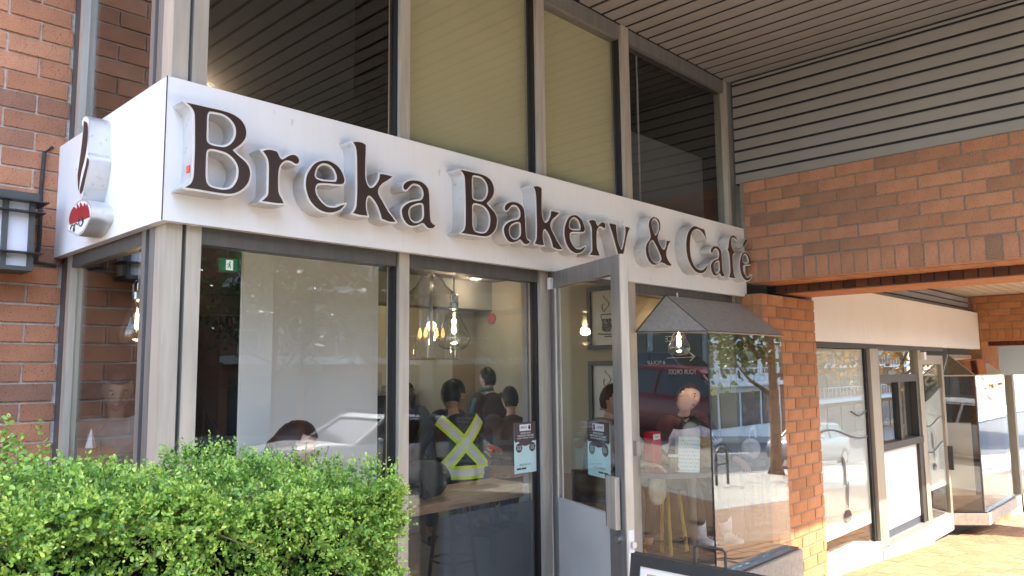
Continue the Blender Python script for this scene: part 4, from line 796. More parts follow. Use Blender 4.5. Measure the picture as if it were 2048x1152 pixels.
WN = thing('wall_notice', 'white paper notice on the grey pier', 'notice', (3.82, 3.36, 1.2)); B('paper', 'poster_white', WN, 3.80, 3.86, 3.3655, 3.3685, 1.22, 1.45)
for k in range(3): B('print_block', 'alu_grey', WN, 3.81, 3.85, 3.3635, 3.365, 1.26+.06*k, 1.28+.06*k)
# vestibule: exit sign, dark door, handrail
EX = thing('exit_sign', 'green running man exit sign hanging in the vestibule', 'exit sign', (2.60, 5.4, 2.40)); B('case', 'white_plastic', EX, 2.525, 2.685, 5.40, 5.43, 2.345, 2.455); B('panel', 'exit_green', EX, 2.535, 2.675, 5.395, 5.40, 2.355, 2.445); B('hanger', 'steel', EX, 2.6, 2.61, 5.41, 5.42, 2.455, 2.62)
Fe = frame((2.605, 5.394, 2.40), (1, 0), (0, -1)); put('white_field', flat_mesh([rect(-.025, .03, -.038, .038)], .0006), Fe, 'exit_white', EX)
man = [[(p[0]*.001, p[1]*.001) for p in l] for l in ([(-2, 12), (6, 14), (9, 4), (6, -4), (14, -12), (9, -28), (5, -27), (7, -14), (-1, -10), (-8, -22), (-16, -24), (-17, -20), (-11, -18), (-4, -4), (-3, 4), (-11, 6), (-14, 0), (-17, 2), (-12, 11)], [(6+6*math.cos(a), 22+6*math.sin(a)) for a in [k*.63 for k in range(10)]])]
put('running_man', flat_mesh(man, .0006), Fe @ Matrix.Translation((0, 0, .0008)), 'exit_green', EX)
VD = thing('door', 'dark wooden door with glass panes at the back of the vestibule', 'door', (2.8, 5.7, 0))
for x0, x1, z0, z1 in ((2.34, 2.46, FZ, 2.2), (3.14, 3.26, FZ, 2.2), (2.46, 3.14, 2.05, 2.2), (2.46, 3.14, 1.50, 1.66), (2.46, 3.14, FZ, .5)): B('rail', 'wood_dark', VD, x0, x1, 5.68, 5.74, z0, z1)
B('pane', 'glass_grey', VD, 2.46, 3.14, 5.70, 5.71, .5, 1.50); B('pane', 'glass_grey', VD, 2.46, 3.14, 5.70, 5.71, 1.66, 2.05); put('lettering', text_mesh('LEASE', .14, .05, mirror=True), frame((2.9, 5.69, 1.05), (1, 0), (0, -1)), 'poster_white', VD)
HR = thing('handrail', 'black metal handrail sloping down in the vestibule', 'handrail', (2.3, 5.0, 0)); obj('rail', tube([(2.18, 5.0, 1.58), (2.36, 5.0, 1.20), (2.36, 5.0, 1.16)], .016, 8), 'black_metal', HR)
for xx, zz in ((2.20, 1.5), (2.27, 1.36), (2.34, 1.2)): obj('baluster', tube([(xx, 5.0, FZ), (xx, 5.0, zz)], .009, 6), 'black_metal', HR)
FL = thing('paper_cone', 'small white folded paper standing inside the corner glass', 'paper', (1.40, 4.35, 1.2)); obj('paper', lathe([(.028, 0), (.002, .10)], (1.40, 4.40, 1.22), 4), 'poster_white', FL); B('stand', 'wood_counter', FL, 1.36, 1.50, 4.33, 4.48, FZ, 1.218)
# things on the bay table and window counter
BT = thing('bay_table', 'dark round edged table standing inside the bay', 'table', (5.2, 3.2, .1)); obj('top', prism([(4.80, 3.30), (4.86, 3.12), (5.10, 2.93), (5.75, 2.93), (5.80, 3.40), (4.85, 3.42)], .80, .835), 'alu_dark', BT, bevel=.006); obj('leg', tube([(5.32, 3.18, .13), (5.32, 3.18, .80)], .03, 12), 'alu_dark', BT); obj('foot', lathe([(.20, 0), (.19, .015), (.04, .03)], (5.32, 3.18, .126), 20), 'alu_dark', BT)
struct('floor_bay', 'wood_dark', 4.72, 6.24, 3.24, 3.40, .02, .124)
RB = thing('red_box', 'bright red holder box with a white label at the bay edge', 'box', (4.92, 3.26, .84)); B('box', 'red_plastic', RB, 4.86, 4.975, 3.22, 3.30, .836, 1.13, bevel=.004); B('label', 'poster_white', RB, 4.868, 4.955, 3.216, 3.2195, 1.075, 1.115); put('lettering', text_mesh('Open', .05, .022), frame((4.91, 3.2155, 1.095), (1, 0), (0, -1)), 'print_dark', RB)
GB = thing('gift_bag', 'white paper bag with pastel dots on the bay table', 'bag', (5.06, 3.05, .835)); gq = Matrix.Translation((5.06, 3.06, .837)) @ Matrix.Rotation(-.62, 4, 'Z')
bm = box(-.085, .085, -.03, .03, 0, .255); bm.transform(gq @ Matrix.Rotation(.06, 4, 'Y')); obj('bag', bm, 'pastel_paper', GB)
bms = {k: bmesh.new() for k in ('dot_blue', 'dot_yellow', 'dot_green')}
for i in range(7):
    for j in range(9):
        u = -.072+i*.023+(j % 2)*.01; v = .015+j*.027; k = random.choice(list(bms)); a = random.uniform(0, 3)
        hull([gq @ Matrix.Rotation(.06, 4, 'Y') @ Vector((u+.009*math.cos(a+q), -.0308, v+.0055*math.sin(a+q*1.0))) for q in (0, 1.57, 3.14, 4.71)], ((0, 1, 2, 3),), bms[k])
for k, bm in bms.items(): tag(obj('dots', bm, k, GB), kind='stuff')
KB = thing('paper_bag', 'crumpled brown paper bag on the bay table', 'bag', (5.35, 3.08, .835)); bm = ball((5.35, 3.09, .945), .13, 16, sc=(1.05, .6, .95))
for v in bm.verts: v.co += Vector((random.uniform(-1, 1), random.uniform(-1, 1), random.uniform(-1, 1)))*.007; v.co.z = max(v.co.z, .837)
obj('bag', bm, 'kraft', KB)
CU = thing('paper_cup', 'brown paper cup held on the bay table', 'cup', (4.93, 3.10, .84)); obj('cup', lathe([(.028, 0), (.038, .095)], (4.945, 3.10, .86), 16), 'kraft', CU, True); obj('lid', lathe([(.041, 0), (.041, .008), (.036, .016)], (4.945, 3.10, .955), 16), 'white_plastic', CU, True)
TB = thing('tote_bag', 'pale canvas bag hanging below the bay table', 'bag', (5.02, 3.30, .6)); bm = ball((5.01, 3.29, .70), .11, 14, sc=(1, .45, 1.15)); obj('bag', bm, 'cloth_tote', TB, True)
BP = thing('backpack', 'dark green backpack lying on the window counter', 'bag', (3.02, 3.62, .845)); bm = ball((3.03, 3.64, .95), .17, 18, sc=(1.0, .6, .72))
for v in bm.verts: v.co += Vector((math.sin(v.co.z*40)*.005, math.sin(v.co.x*31)*.006, math.sin(v.co.x*25+v.co.y*20)*.008)); v.co.z = max(v.co.z, .847)
obj('bag', bm, 'cloth_pack', BP, True); obj('strap', tube([(2.92, 3.55, 1.02), (2.90, 3.5, .95), (2.93, 3.52, .86)], .014, 6), 'cloth_black', BP)
SB = thing('shoulder_bag', 'white plastic carrier bag leaning inside the bay front', 'bag', (5.95, 3.05, .8)); bm = ball((6.0, 3.02, .93), .12, 14, sc=(1.1, .5, .75)); obj('bag', bm, 'sock_white', SB, True)
obj('handle', tube([(5.93, 3.0, 1.0), (5.94, 2.98, 1.10), (6.0, 2.98, 1.12), (6.06, 3.0, 1.02)], .008, 6), 'sock_white', SB); obj('rest', prism(circle(6.0, 3.05, .14, 16), .80, .835), 'alu_dark', SB)
def stool(x, y, z, lab, mat='paint_yellow', base=FZ):
    t = thing('stool', lab, 'stool', (x, y, base), 'bar stools'); obj('seat', lathe([(.16, 0), (.17, .015), (.16, .03)], (x, y, z-.03), 18), 'wood_dark', t)
    for k in range(4): a = .78+k*1.57; obj('leg', tube([(x+.11*math.cos(a), y+.11*math.sin(a), z-.03), (x+.19*math.cos(a), y+.19*math.sin(a), base)], .015, 8), mat, t)
    obj('foot_ring', tube([(x+.16*math.cos(a), y+.16*math.sin(a), base+.25) for a in [i*math.pi/8 for i in range(16)]], .009, 6, closed=True), 'black_metal', t)
stool(5.62, 3.62, .66, 'yellow legged stool under the seated person in the bay'); stool(5.05, 3.72, .66, 'yellow legged stool at the near end of the bay table'); stool(3.95, 4.42, .70, 'dark bar stool under the person in the safety vest', 'black_metal')
# ================================================================== people
def skin_bm(J, edges, sub=1):
    names = list(J); me = bpy.data.meshes.new('tmp'); me.from_pydata([J[n][0] for n in names], [(names.index(a), names.index(b_)) for a, b_ in edges], []); me.update()
    o = bpy.data.objects.new('tmp', me); COL.objects.link(o); o.modifiers.new('s', 'SKIN')
    for i, n in enumerate(names):
        r = J[n][1]; d = me.skin_vertices[0].data[i]; d.radius = (r, r) if isinstance(r, (int, float)) else r; d.use_root = (i == 0)
    ss = o.modifiers.new('u', 'SUBSURF'); ss.levels = sub; ss.render_levels = sub
    dg = bpy.context.evaluated_depsgraph_get(); m2 = bpy.data.meshes.new_from_object(o.evaluated_get(dg)); bpy.data.objects.remove(o)
    bm = bmesh.new(); bm.from_mesh(m2); bpy.data.meshes.remove(m2); return bm
def head_pts(d):
    x, y, z = d; jaw = max(0, -z)
    wx, wy, wz = .098, .076*(1-.30*jaw**1.4), .122
    px_, py_, pz_ = x*wx, y*wy, z*wz
    if x > 0:
        px_ -= .010*jaw; f = math.exp(-(y/.16)**2)
        px_ += .026*f*math.exp(-((z+.10)/.13)**2)*x + .012*f*math.exp(-((z-.08)/.2)**2)*x          # nose
        px_ += .008*math.exp(-(y/.3)**2)*math.exp(-((z+.42)/.09)**2)*x                              # lips
        px_ += .012*math.exp(-(y/.35)**2)*math.exp(-((z+.82)/.16)**2)                               # chin
        for s in (-1, 1): px_ -= .013*math.exp(-((y-s*.36)/.16)**2)*math.exp(-((z-.10)/.11)**2)*x   # eye sockets
        px_ += .005*math.exp(-((z-.27)/.09)**2)*math.exp(-(y/.6)**2)*x                              # brow
    elif x < 0: px_ *= 1.12; 
    return Vector((px_, py_, pz_))
def sphere_dirs(seg, rings):
    bm = bmesh.new(); bmesh.ops.create_uvsphere(bm, u_segments=seg, v_segments=rings, radius=1.0); return bm
def add_head(bm, H, s=1.0):
    """head grown into the body mesh; H = 4x4 head frame (x forward, z up, origin at head centre)"""
    sp = sphere_dirs(40, 28); mp = {}
    for v in sp.verts: mp[v] = bm.verts.new(H @ (head_pts(v.co.normalized())*s))
    for f in sp.faces: bm.faces.new([mp[v] for v in f.verts])
    sp.free()
    for sd_ in (-1, 1):
        e = bmesh.new(); bmesh.ops.create_uvsphere(e, u_segments=10, v_segments=8, radius=1); mp = {}
        for v in e.verts: mp[v] = bm.verts.new(H @ (Vector((-.008+v.co.x*.017, sd_*.076+v.co.y*.008, .002+v.co.z*.030))*s))
        for f in e.faces: bm.faces.new([mp[v] for v in f.verts])
        e.free()
def hair_bm(H, style, s=1.0):
    sp = sphere_dirs(32, 22); bm = bmesh.new(); mp = {}
    for v in sp.verts:
        d = v.co.normalized()
        if style == 'cap': keep = d.z > .28 or (d.x < -.1 and d.z > .0)
        elif style == 'long': keep = d.z > .45-.0*d.x or d.x < .12
        else: keep = d.z > .36+.12*d.x or (d.x < .15 and d.z > -.62) and not (d.x > -.30 and d.z < .0)
        if not keep: continue
        k = 1.09+.02*math.sin(d.y*23+d.z*17)+.012*math.sin(d.x*31); p = head_pts(d)*k
        if style == 'long' and d.z < .1: p = Vector((p.x*1.08-.012, p.y*1.18, p.z*1.25-.02-.12*max(0, -d.z)))
        mp[v] = bm.verts.new(H @ (p*s))
    for f in sp.faces:
        if all(v in mp for v in f.verts): bm.faces.new([mp[v] for v in f.verts])
    sp.free(); bmesh.ops.solidify(bm, geom=bm.faces[:], thickness=.010); return bm
def frame_dir(o, yaw, tilt=0.0, roll=0.0): return Matrix.Translation(o) @ Matrix.Rotation(yaw, 4, 'Z') @ Matrix.Rotation(tilt, 4, 'Y') @ Matrix.Rotation(roll, 4, 'X')
def person(label, loc, yaw, seat=None, floor=FZ, lean=.10, head_yaw=0.0, head_tilt=.1, head_roll=0.0, top='cloth_black', legs='cloth_denim', skin='skin', hair='hair_black', style='short', shoes='shoe_dark',
           wrists=None, feet=None, extra=None, face=True, big=1.0, knees=None):
    """x forward, y left, z up in the person's own frame; loc = xy under the pelvis"""
    z0 = seat+.09 if seat else floor+.95
    Lm = Matrix.Translation((loc[0], loc[1], 0)) @ Matrix.Rotation(yaw, 4, 'Z'); P = lambda x, y, z: Lm @ Vector((x, y, z))
    t = thing('person', label, 'person', (loc[0], loc[1], floor))
    pel = (0, 0, z0); che = (lean*.6, 0, z0+.27); nk = (lean*1.15, 0, z0+.48); hd = (lean*1.35+.025, 0, z0+.61)
    sh = {s: (lean*1.0, s*.175*big, z0+.44) for s in (1, -1)}; hip = {s: (0, s*.09, z0-.04) for s in (1, -1)}
    if seat: kn = {s: (.42, s*.11, seat+.06) for s in (1, -1)}; an = {s: (.40, s*.10, max(floor+.09, seat-.40)) for s in (1, -1)}
    else: kn = {s: (.02, s*.10, floor+.50) for s in (1, -1)}; an = {s: (-.01, s*.11, floor+.09) for s in (1, -1)}
    if knees: kn = knees
    if feet: an = feet
    wr = wrists or {s: ((.34 if seat else .12)+lean, s*.16, (z0+.14) if seat else z0-.06) for s in (1, -1)}
    el = {}
    for s in (1, -1):
        a, b_ = Vector(sh[s]), Vector(wr[s]); m = (a+b_)/2; L = (b_-a).length; k = math.sqrt(max(.0004, .285**2-(L/2)**2)) if L < .57 else .02
        el[s] = tuple(m+Vector((-.25, s*.55, -.8)).normalized()*k)
    J = {'pelvis': (P(*pel), .11), 'chest': (P(*che), .10), 'neck': (P(*nk), .044), 'head': (P(*hd), .042)}
    E_ = [('pelvis', 'chest'), ('chest', 'neck'), ('neck', 'head')]
    for s in (1, -1):
        n = 'l' if s > 0 else 'r'
        J.update({n+'sh': (P(*sh[s]), .05), n+'el': (P(*el[s]), .038), n+'wr': (P(*wr[s]), .026), n+'hip': (P(*hip[s]), .075), n+'kn': (P(*kn[s]), .050), n+'an': (P(*an[s]), .036)})
        E_ += [('chest', n+'sh'), (n+'sh', n+'el'), (n+'el', n+'wr'), ('pelvis', n+'hip'), (n+'hip', n+'kn'), (n+'kn', n+'an')]
        w, e = Vector(wr[s]), Vector(el[s]); d = (w-e).normalized(); side = Vector((d.y, -d.x, 0)); side = (side.normalized() if side.length > .1 else Vector((0, 1, 0)))*s
        pm = w+d*.06; J[n+'palm'] = (P(*pm), (.034, .018)); E_.append((n+'wr', n+'palm'))
        curl = Vector((0, 0, -1))
        for k in range(4):
            off = side*(-.027+.018*k); ln = (.072, .082, .077, .06)[k]; b0 = pm+d*.028+off; b1 = b0+d*ln*.5+curl*ln*.18; b2_ = b1+d*ln*.30+curl*ln*.42
            for q, (p, r) in enumerate(((b0, .0095), (b1, .0085), (b2_, .007))): J[n+'f%d%d' % (k, q)] = (P(*p), r)
            E_ += [(n+'palm', n+'f%d0' % k), (n+'f%d0' % k, n+'f%d1' % k), (n+'f%d1' % k, n+'f%d2' % k)]
        tb0 = w+d*.035+side*-.030; tb1 = tb0+d*.035+side*-.016+curl*.008; J[n+'t0'] = (P(*tb0), .011); J[n+'t1'] = (P(*tb1), .009); E_ += [(n+'wr', n+'t0'), (n+'t0', n+'t1')]
    bm = skin_bm(J, E_, 1); H = Lm @ frame_dir(hd, head_yaw, head_tilt, head_roll); add_head(bm, H)
    body = obj('body', bm, skin, t, True)
    # clothes
    C_ = {'pelvis': (P(pel[0], pel[1], pel[2]-.02), (.155*big, .125)), 'belly': (P(lean*.3, 0, z0+.14), (.150*big, .120)), 'chest': (P(*che), (.165*big, .125)), 'neck': (P(lean*1.10, 0, z0+.475), .066)}; CE = [('pelvis', 'belly'), ('belly', 'chest'), ('chest', 'neck')]
    for s in (1, -1):
        n = 'l' if s > 0 else 'r'; w = Vector(el[s])+(Vector(wr[s])-Vector(el[s]))*.92; C_.update({n+'sh': (P(*sh[s]), .080), n+'el': (P(*el[s]), .055), n+'wr': (P(*w), .042)}); CE += [('chest', n+'sh'), (n+'sh', n+'el'), (n+'el', n+'wr')]
    tp = obj('top', skin_bm(C_, CE, 2), top, t, True)
    T_ = {'pelvis': (P(pel[0]-.01, 0, pel[2]-.03), (.15, .125))}; TE = []
    for s in (1, -1):
        n = 'l' if s > 0 else 'r'; a = Vector(kn[s])+(Vector(an[s])-Vector(kn[s]))*.9; T_.update({n+'hip': (P(hip[s][0]+.02, hip[s][1], hip[s][2]), .095), n+'kn': (P(*kn[s]), .070), n+'an': (P(*a), .056)}); TE += [('pelvis', n+'hip'), (n+'hip', n+'kn'), (n+'kn', n+'an')]
    obj('trousers', skin_bm(T_, TE, 2), legs, t, True)
    for s in (1, -1):
        a = an[s]; S_ = {'heel': (P(a[0]-.03, a[1], a[2]-.055), .042), 'mid': (P(a[0]+.07, a[1], a[2]-.062), (.040, .032)), 'toe': (P(a[0]+.17, a[1], a[2]-.072), (.042, .022)), 'ank': (P(a[0]-.015, a[1], a[2]), .045)}
        obj('shoe', skin_bm(S_, [('heel', 'mid'), ('mid', 'toe'), ('heel', 'ank')], 2), shoes, t, True)
    obj('hair', hair_bm(H, style), hair, t, True)
    if face:
        for s in (1, -1):
            e = ball(H @ Vector((.076, s*.030, .012)), .0115, 10); obj('eye', e, 'eye_white', t, True); e = ball(H @ Vector((.0835, s*.030, .012)), .0072, 8); obj('iris', e, 'eye_dark', t, True)
            obj('eyebrow', tube([H @ Vector((.083, s*.014, .030)), H @ Vector((.084, s*.030, .035)), H @ Vector((.072, s*.046, .031))], [.0045, .0052, .003], 6), 'hair_brown', t)
        obj('lips', tube([H @ Vector((.080, -.022, -.052)), H @ Vector((.090, -.008, -.050)), H @ Vector((.090, .008, -.050)), H @ Vector((.080, .022, -.052))], [.003, .0075, .0075, .003], 8), 'lip', t, True)
    return t, P, H, dict(sh=sh, el=el, wr=wr, z0=z0, lean=lean, che=che)
def deg_to(x, y): return math.atan2(y, x)
# person in the bay looking out to the right
t, P, H, q = person('person in brown and lilac sweater seated in the bay looking right', (5.66, 3.56), deg_to(-.35, -.94), seat=.66, lean=.16, head_yaw=.12, head_tilt=.12, head_roll=-.50, top='cloth_brown', legs='cloth_black', hair='hair_soft', style='short', shoes='shoe_white',
       wrists={1: (.52, .24, .87), -1: (.40, -.20, .88)}, knees={1: (.40, .10, .70), -1: (.40, -.12, .70)}, feet={1: (.46, .16, .33), -1: (.40, -.05, .32)}, floor=FZ)
C_ = {'a': (P(q['lean']*.62+.012, .0, q['z0']+.30), (.168, .118)), 'b': (P(q['lean']*.42+.012, 0, q['z0']+.18), (.162, .118))}
for s, n in ((1, 'l'), (-1, 'r')): C_[n] = (P(*(Vector(q['sh'][s])*.55+Vector(q['el'][s])*.45)), .066); C_[n+'e'] = (P(*(Vector(q['sh'][s])*.12+Vector(q['el'][s])*.88)), .060)
obj('sweater_band', skin_bm(C_, [('a', 'b'), ('a', 'l'), ('l', 'le'), ('a', 'r'), ('r', 're')], 2), 'cloth_lilac', t, True)
for s, f in ((1, (.46, .16, .33)), (-1, (.40, -.05, .32))):
    obj('sock', tube([P(f[0]-.01, f[1], f[2]-.02), P(f[0]-.012, f[1], f[2]+.10)], [.050, .046], 12), 'sock_white', t, True)
    for k in range(2): obj('shoe_stripe', tube([P(f[0]+.02+.035*k, f[1]+.044, f[2]-.08), P(f[0]+.05+.035*k, f[1]+.042, f[2]-.03)], .006, 6), 'navy_stripe', t)
obj('earbud', ball(H @ Vector((.004, .088, -.004)), .008, 8), 'white_plastic', t, True)
# person in grey hoodie holding the cup, mostly behind the frame
person('person in grey hoodie holding a cup at the near bay end', (4.88, 3.78), deg_to(.15, -.98), seat=.66, lean=.12, head_yaw=.2, top='cloth_hoodie', legs='cloth_black', skin='skin_tan', wrists={1: (.57, .03, .93), -1: (.50, -.14, .90)}, style='short')
# worker in the safety vest, seen from behind
t, P, H, q = person('person in navy jacket and yellow safety vest seen from behind', (4.03, 4.40), deg_to(.35, .94), seat=.70, lean=.16, head_yaw=-.2, head_tilt=.35, top='cloth_navy', legs='cloth_denim', skin='skin_tan', hair='hair_black', face=False, big=1.12)
z0, ln = q['z0'], q['lean']
def strap(pts, w, name='vest_band', off=0.0):
    """flat retro-reflective band laid on the back, yellow with a silver middle"""
    for ww, mat, o_ in ((w, 'hi_vis', 0.0), (w*.5, 'reflective', .0025)):
        bm = bmesh.new(); L_ = []
        for i, p in enumerate(pts):
            a = Vector(pts[min(i+1, len(pts)-1)])-Vector(pts[max(i-1, 0)]); n_ = Vector((-1, p[1]*2.2, .1)).normalized(); sd_ = a.cross(n_).normalized()*ww/2; c_ = Vector(p)+n_*(o_+off)
            L_.append([bm.verts.new(P(*(c_+sd_))), bm.verts.new(P(*(c_-sd_))), bm.verts.new(P(*(c_-sd_-n_*.004))), bm.verts.new(P(*(c_+sd_-n_*.004)))])
        for A, C2 in zip(L_, L_[1:]):
            for k in range(4): bm.faces.new((A[k], A[(k+1) % 4], C2[(k+1) % 4], C2[k]))
        bm.faces.new(L_[0]); bm.faces.new(L_[-1][::-1]); obj(name, bm, mat, t)
def back(y, z): k = (z-z0)/.45; return (ln*(.15+.85*k)-math.sqrt(max(.002, .152**2-(y*.72)**2)), y, z)
strap([back(.17-.34*i/10, z0+.44-.36*i/10) for i in range(11)], .095, off=.004); strap([back(-.17+.34*i/10, z0+.44-.36*i/10) for i in range(11)], .095, off=.010); strap([back(-.20+.40*i/12, z0+.05) for i in range(13)], .10, off=.016)
# woman behind the first pane, boy behind the corner glass, guests further in
person('person with auburn hair seated behind the first pane', (1.88, 3.60), deg_to(.85, -.5), seat=.53, lean=.14, head_yaw=.1, head_tilt=.35, top='cloth_taupe', hair='hair_auburn', style='long')
person('person with dark hair looking down behind the corner glass', (1.62, 4.72), deg_to(-.25, -.97), floor=FZ, lean=.06, head_tilt=.35, top='cloth_hoodie', skin='skin_tan', style='short')
person('person in a dark cap standing left of the back counter', (4.52, 5.25), deg_to(.3, -.95), seat=.70, lean=.10, head_tilt=.3, top='cloth_navy', style='cap', hair='cloth_black', skin='skin_tan')
person('person facing out beside the espresso machine', (5.35, 6.75), deg_to(-.6, -.8), seat=.66, lean=.08, top='cloth_black', skin='skin_dark')
t, P, H, q = person('person in dark jacket with teal stripe at the counter', (5.75, 5.75), deg_to(.2, .98), floor=FZ, lean=.10, top='cloth_black', face=False, big=1.15)
obj('teal_stripe', tube([P(*(Vector((q['lean']*.9, -.02, q['z0']+.50)))), P(-.02+q['lean'], .14, q['z0']+.50), P(q['lean']-.06, .235, q['z0']+.40), P(q['el'][1][0]-.04, q['el'][1][1]+.045, q['el'][1][2]+.02)], .022, 8), 'cloth_teal', t, True)
person('person in taupe coat seated right of the teal jacket', (5.30, 5.05), deg_to(.5, .86), seat=.62, lean=.10, top='cloth_brown', legs='cloth_black', face=False, big=1.25)
T1_ = thing('cafe_table', 'small wooden table among the seated cafe guests', 'table', (4.75, 4.95, 0)); obj('top', prism(circle(4.80, 4.85, .32, 24), .70, .735), 'wood_counter', T1_); obj('leg', tube([(4.8, 4.85, FZ), (4.8, 4.85, .70)], .03, 10), 'black_metal', T1_)
# ================================================================== A-frame board on the pavement
AF = thing('sandwich_board', 'black framed sandwich board with a pink drink photograph', 'sign', (2.75, 1.6, -.08))
def af(name, mat, y0, y1, z0, z1, d0, d1, side=1):
    # leaning panel: local z along the board, d outwards (towards -x)
    bm = box(-d1, -d0, y0, y1, z0, z1); bm.transform(Matrix.Translation((2.70, 0, -.085)) @ Matrix.Scale(side, 4, (1, 0, 0)) @ Matrix.Translation((-.155, 0, 0)) @ Matrix.Rotation(.16, 4, 'Y')); return obj(name, bm, mat, AF)
for sd_ in (1, -1):
    af('frame_bar', 'black_metal', 1.26, 1.90, .895, .94, -.012, .012, sd_); af('frame_bar', 'black_metal', 1.26, 1.90, .02, .08, -.012, .012, sd_); af('frame_bar', 'black_metal', 1.855, 1.90, .08, .895, -.012, .012, sd_); af('frame_bar', 'black_metal', 1.26, 1.305, .08, .895, -.012, .012, sd_)
    af('photo', 'poster_white', 1.305, 1.855, .08, .895, -.004, .004, sd_)
plain('photo_pink', (0.70, 0.40, 0.34), .5, var=.25, scale=5); plain('photo_orange', (.65, .30, .08), .5, var=.3, scale=12); plain('photo_red', (.30, .05, .035), .5, var=.2)
af('photo_shape', 'photo_pink', 1.32, 1.66, .10, .885, .0045, .006); af('photo_shape', 'photo_red', 1.68, 1.735, .10, .875, .0045, .006)
af('photo_shape', 'photo_orange', 1.76, 1.82, .76, .87, .0045, .006)
obj('handle', tube([(2.70, 1.61, .84), (2.70, 1.61, .905), (2.70, 1.60, .915), (2.70, 1.49, .915), (2.70, 1.48, .905), (2.70, 1.48, .84)], .006, 8), 'black_metal', AF)
# ================================================================== hedge
def leaf_cloud(pos, nrm, size, tone, fold=.25):
    """one mesh of oval leaves: pos (n,3), leaf axis nrm (n,3), size (n,)"""
    n = len(pos); a = nrm/np.linalg.norm(nrm, axis=1)[:, None]; r = rng.normal(size=(n, 3)); s = np.cross(a, r); s /= np.linalg.norm(s, axis=1)[:, None]; u = np.cross(s, a)
    prof = np.array([(0, 0, 0), (.30, .26, .06), (.72, .27, .06), (1.0, 0, 0), (.72, -.27, .06), (.30, -.26, .06)])
    v = pos[:, None, :]+size[:, None, None]*(prof[None, :, 0:1]*a[:, None, :]+prof[None, :, 1:2]*s[:, None, :]+prof[None, :, 2:3]*u[:, None, :])
    me = bpy.data.meshes.new('foliage'); nv = 6*n; me.vertices.add(nv); me.vertices.foreach_set('co', v.reshape(-1).astype(np.float32))
    idx = (np.arange(n)[:, None]*6+np.array([0, 1, 2, 3, 0, 3, 4, 5])[None, :]).reshape(-1).astype(np.int32)
    me.loops.add(8*n); me.loops.foreach_set('vertex_index', idx); me.polygons.add(2*n); me.polygons.foreach_set('loop_start', (np.arange(2*n)*4).astype(np.int32)); me.update(calc_edges=True); me.validate()
    at = me.attributes.new('tone', 'FLOAT', 'POINT'); at.data.foreach_set('value', np.repeat(tone, 6).astype(np.float32)); return me
HG = thing('hedge', 'clipped bright green box hedge in front of the bakery window', 'hedge', (.4, 2.2, 0))
HX0, HX1, HY0, HY1 = -1.0, 1.50, 1.84, 2.62
def htop(x, y): return 1.395-.09*x+.012*np.sin(x*9+y*4)+.010*np.sin(x*23+1)
def hedge_points(n, depth):
    face = rng.choice(3, n, p=[.30, .50, .20]); u = rng.random(n); w = rng.random(n); p = np.zeros((n, 3)); nr = np.zeros((n, 3))
    m = face == 0; x = HX0+(HX1-HX0)*u[m]; y = HY0+(HY1-HY0)*w[m]; p[m] = np.stack([x, y, htop(x, y)], 1); nr[m] = (0, 0, 1)
    m = face == 1; x = HX0+(HX1-HX0)*u[m]; z = .62+.85*w[m]; p[m] = np.stack([x, np.full(m.sum(), HY0), np.minimum(z, htop(x, HY0))], 1); nr[m] = (0, -1, 0)
    m = face == 2; y = HY0+(HY1-HY0)*u[m]; z = .62+.8*w[m]; p[m] = np.stack([np.full(m.sum(), HX1), y, np.minimum(z, htop(HX1, y))], 1); nr[m] = (1, 0, 0)
    # round the edges
    c = np.stack([np.clip(p[:, 0], HX0, HX1-.12), np.clip(p[:, 1], HY0+.12, HY1-.1), np.minimum(p[:, 2], htop(p[:, 0], p[:, 1])-.12)], 1); d = p-c; L = np.linalg.norm(d, axis=1)[:, None]+1e-6; far = (L > .12)[:, 0]
    p[far] = c[far]+d[far]/L[far]*.12; nr = .4*nr+.6*d/L
    lump = .028*np.sin(p[:, 0]*17+p[:, 2]*11)+.024*np.sin(p[:, 0]*31+p[:, 2]*27+p[:, 1]*19)+.02*np.sin(p[:, 2]*43+p[:, 0]*7)
    return p+nr*(lump-rng.random(n)*depth)[:, None], nr
# sprigs: each a little stem with pairs of leaves
ns = 23000; sp, sn = hedge_points(ns, .12); ax = sn+rng.normal(size=(ns, 3))*.55+np.array([0, 0, .35]); ax /= np.linalg.norm(ax, axis=1)[:, None]
pos, dirs, size, tone = [], [], [], []; depthv = rng.random(ns); st = rng.random(ns)
for k in range(5):
    for s in range(2):
        off = rng.normal(size=(ns, 3)); off -= (off*ax).sum(1)[:, None]*ax; off /= np.linalg.norm(off, axis=1)[:, None]
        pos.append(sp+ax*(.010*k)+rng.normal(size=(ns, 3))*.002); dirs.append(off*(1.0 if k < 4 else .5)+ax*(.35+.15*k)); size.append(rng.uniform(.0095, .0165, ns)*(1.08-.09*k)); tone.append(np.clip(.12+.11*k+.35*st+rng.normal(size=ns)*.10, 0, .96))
npos, ndir, nsz, nt_ = map(np.concatenate, (pos, dirs, size, tone)); rare = rng.random(len(nt_)) < .006; nt_[rare] = 1.0
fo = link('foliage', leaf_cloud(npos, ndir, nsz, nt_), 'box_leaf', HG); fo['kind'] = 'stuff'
tw = bmesh.new()
for i in rng.choice(ns, 900, replace=False):
    e = Vector(sp[i]+ax[i]*.05); s_ = Vector(sp[i]-ax[i]*.10); tube([s_, e], [.0016, .0009], 4, tw, caps=False)
o = obj('twigs', tw, 'twig', HG); o['kind'] = 'stuff'
cor = box(HX0+.1, HX1-.16, HY0+.15, HY1-.15, -.1, 1.13); obj('woody_core', cor, 'hedge_core', HG)
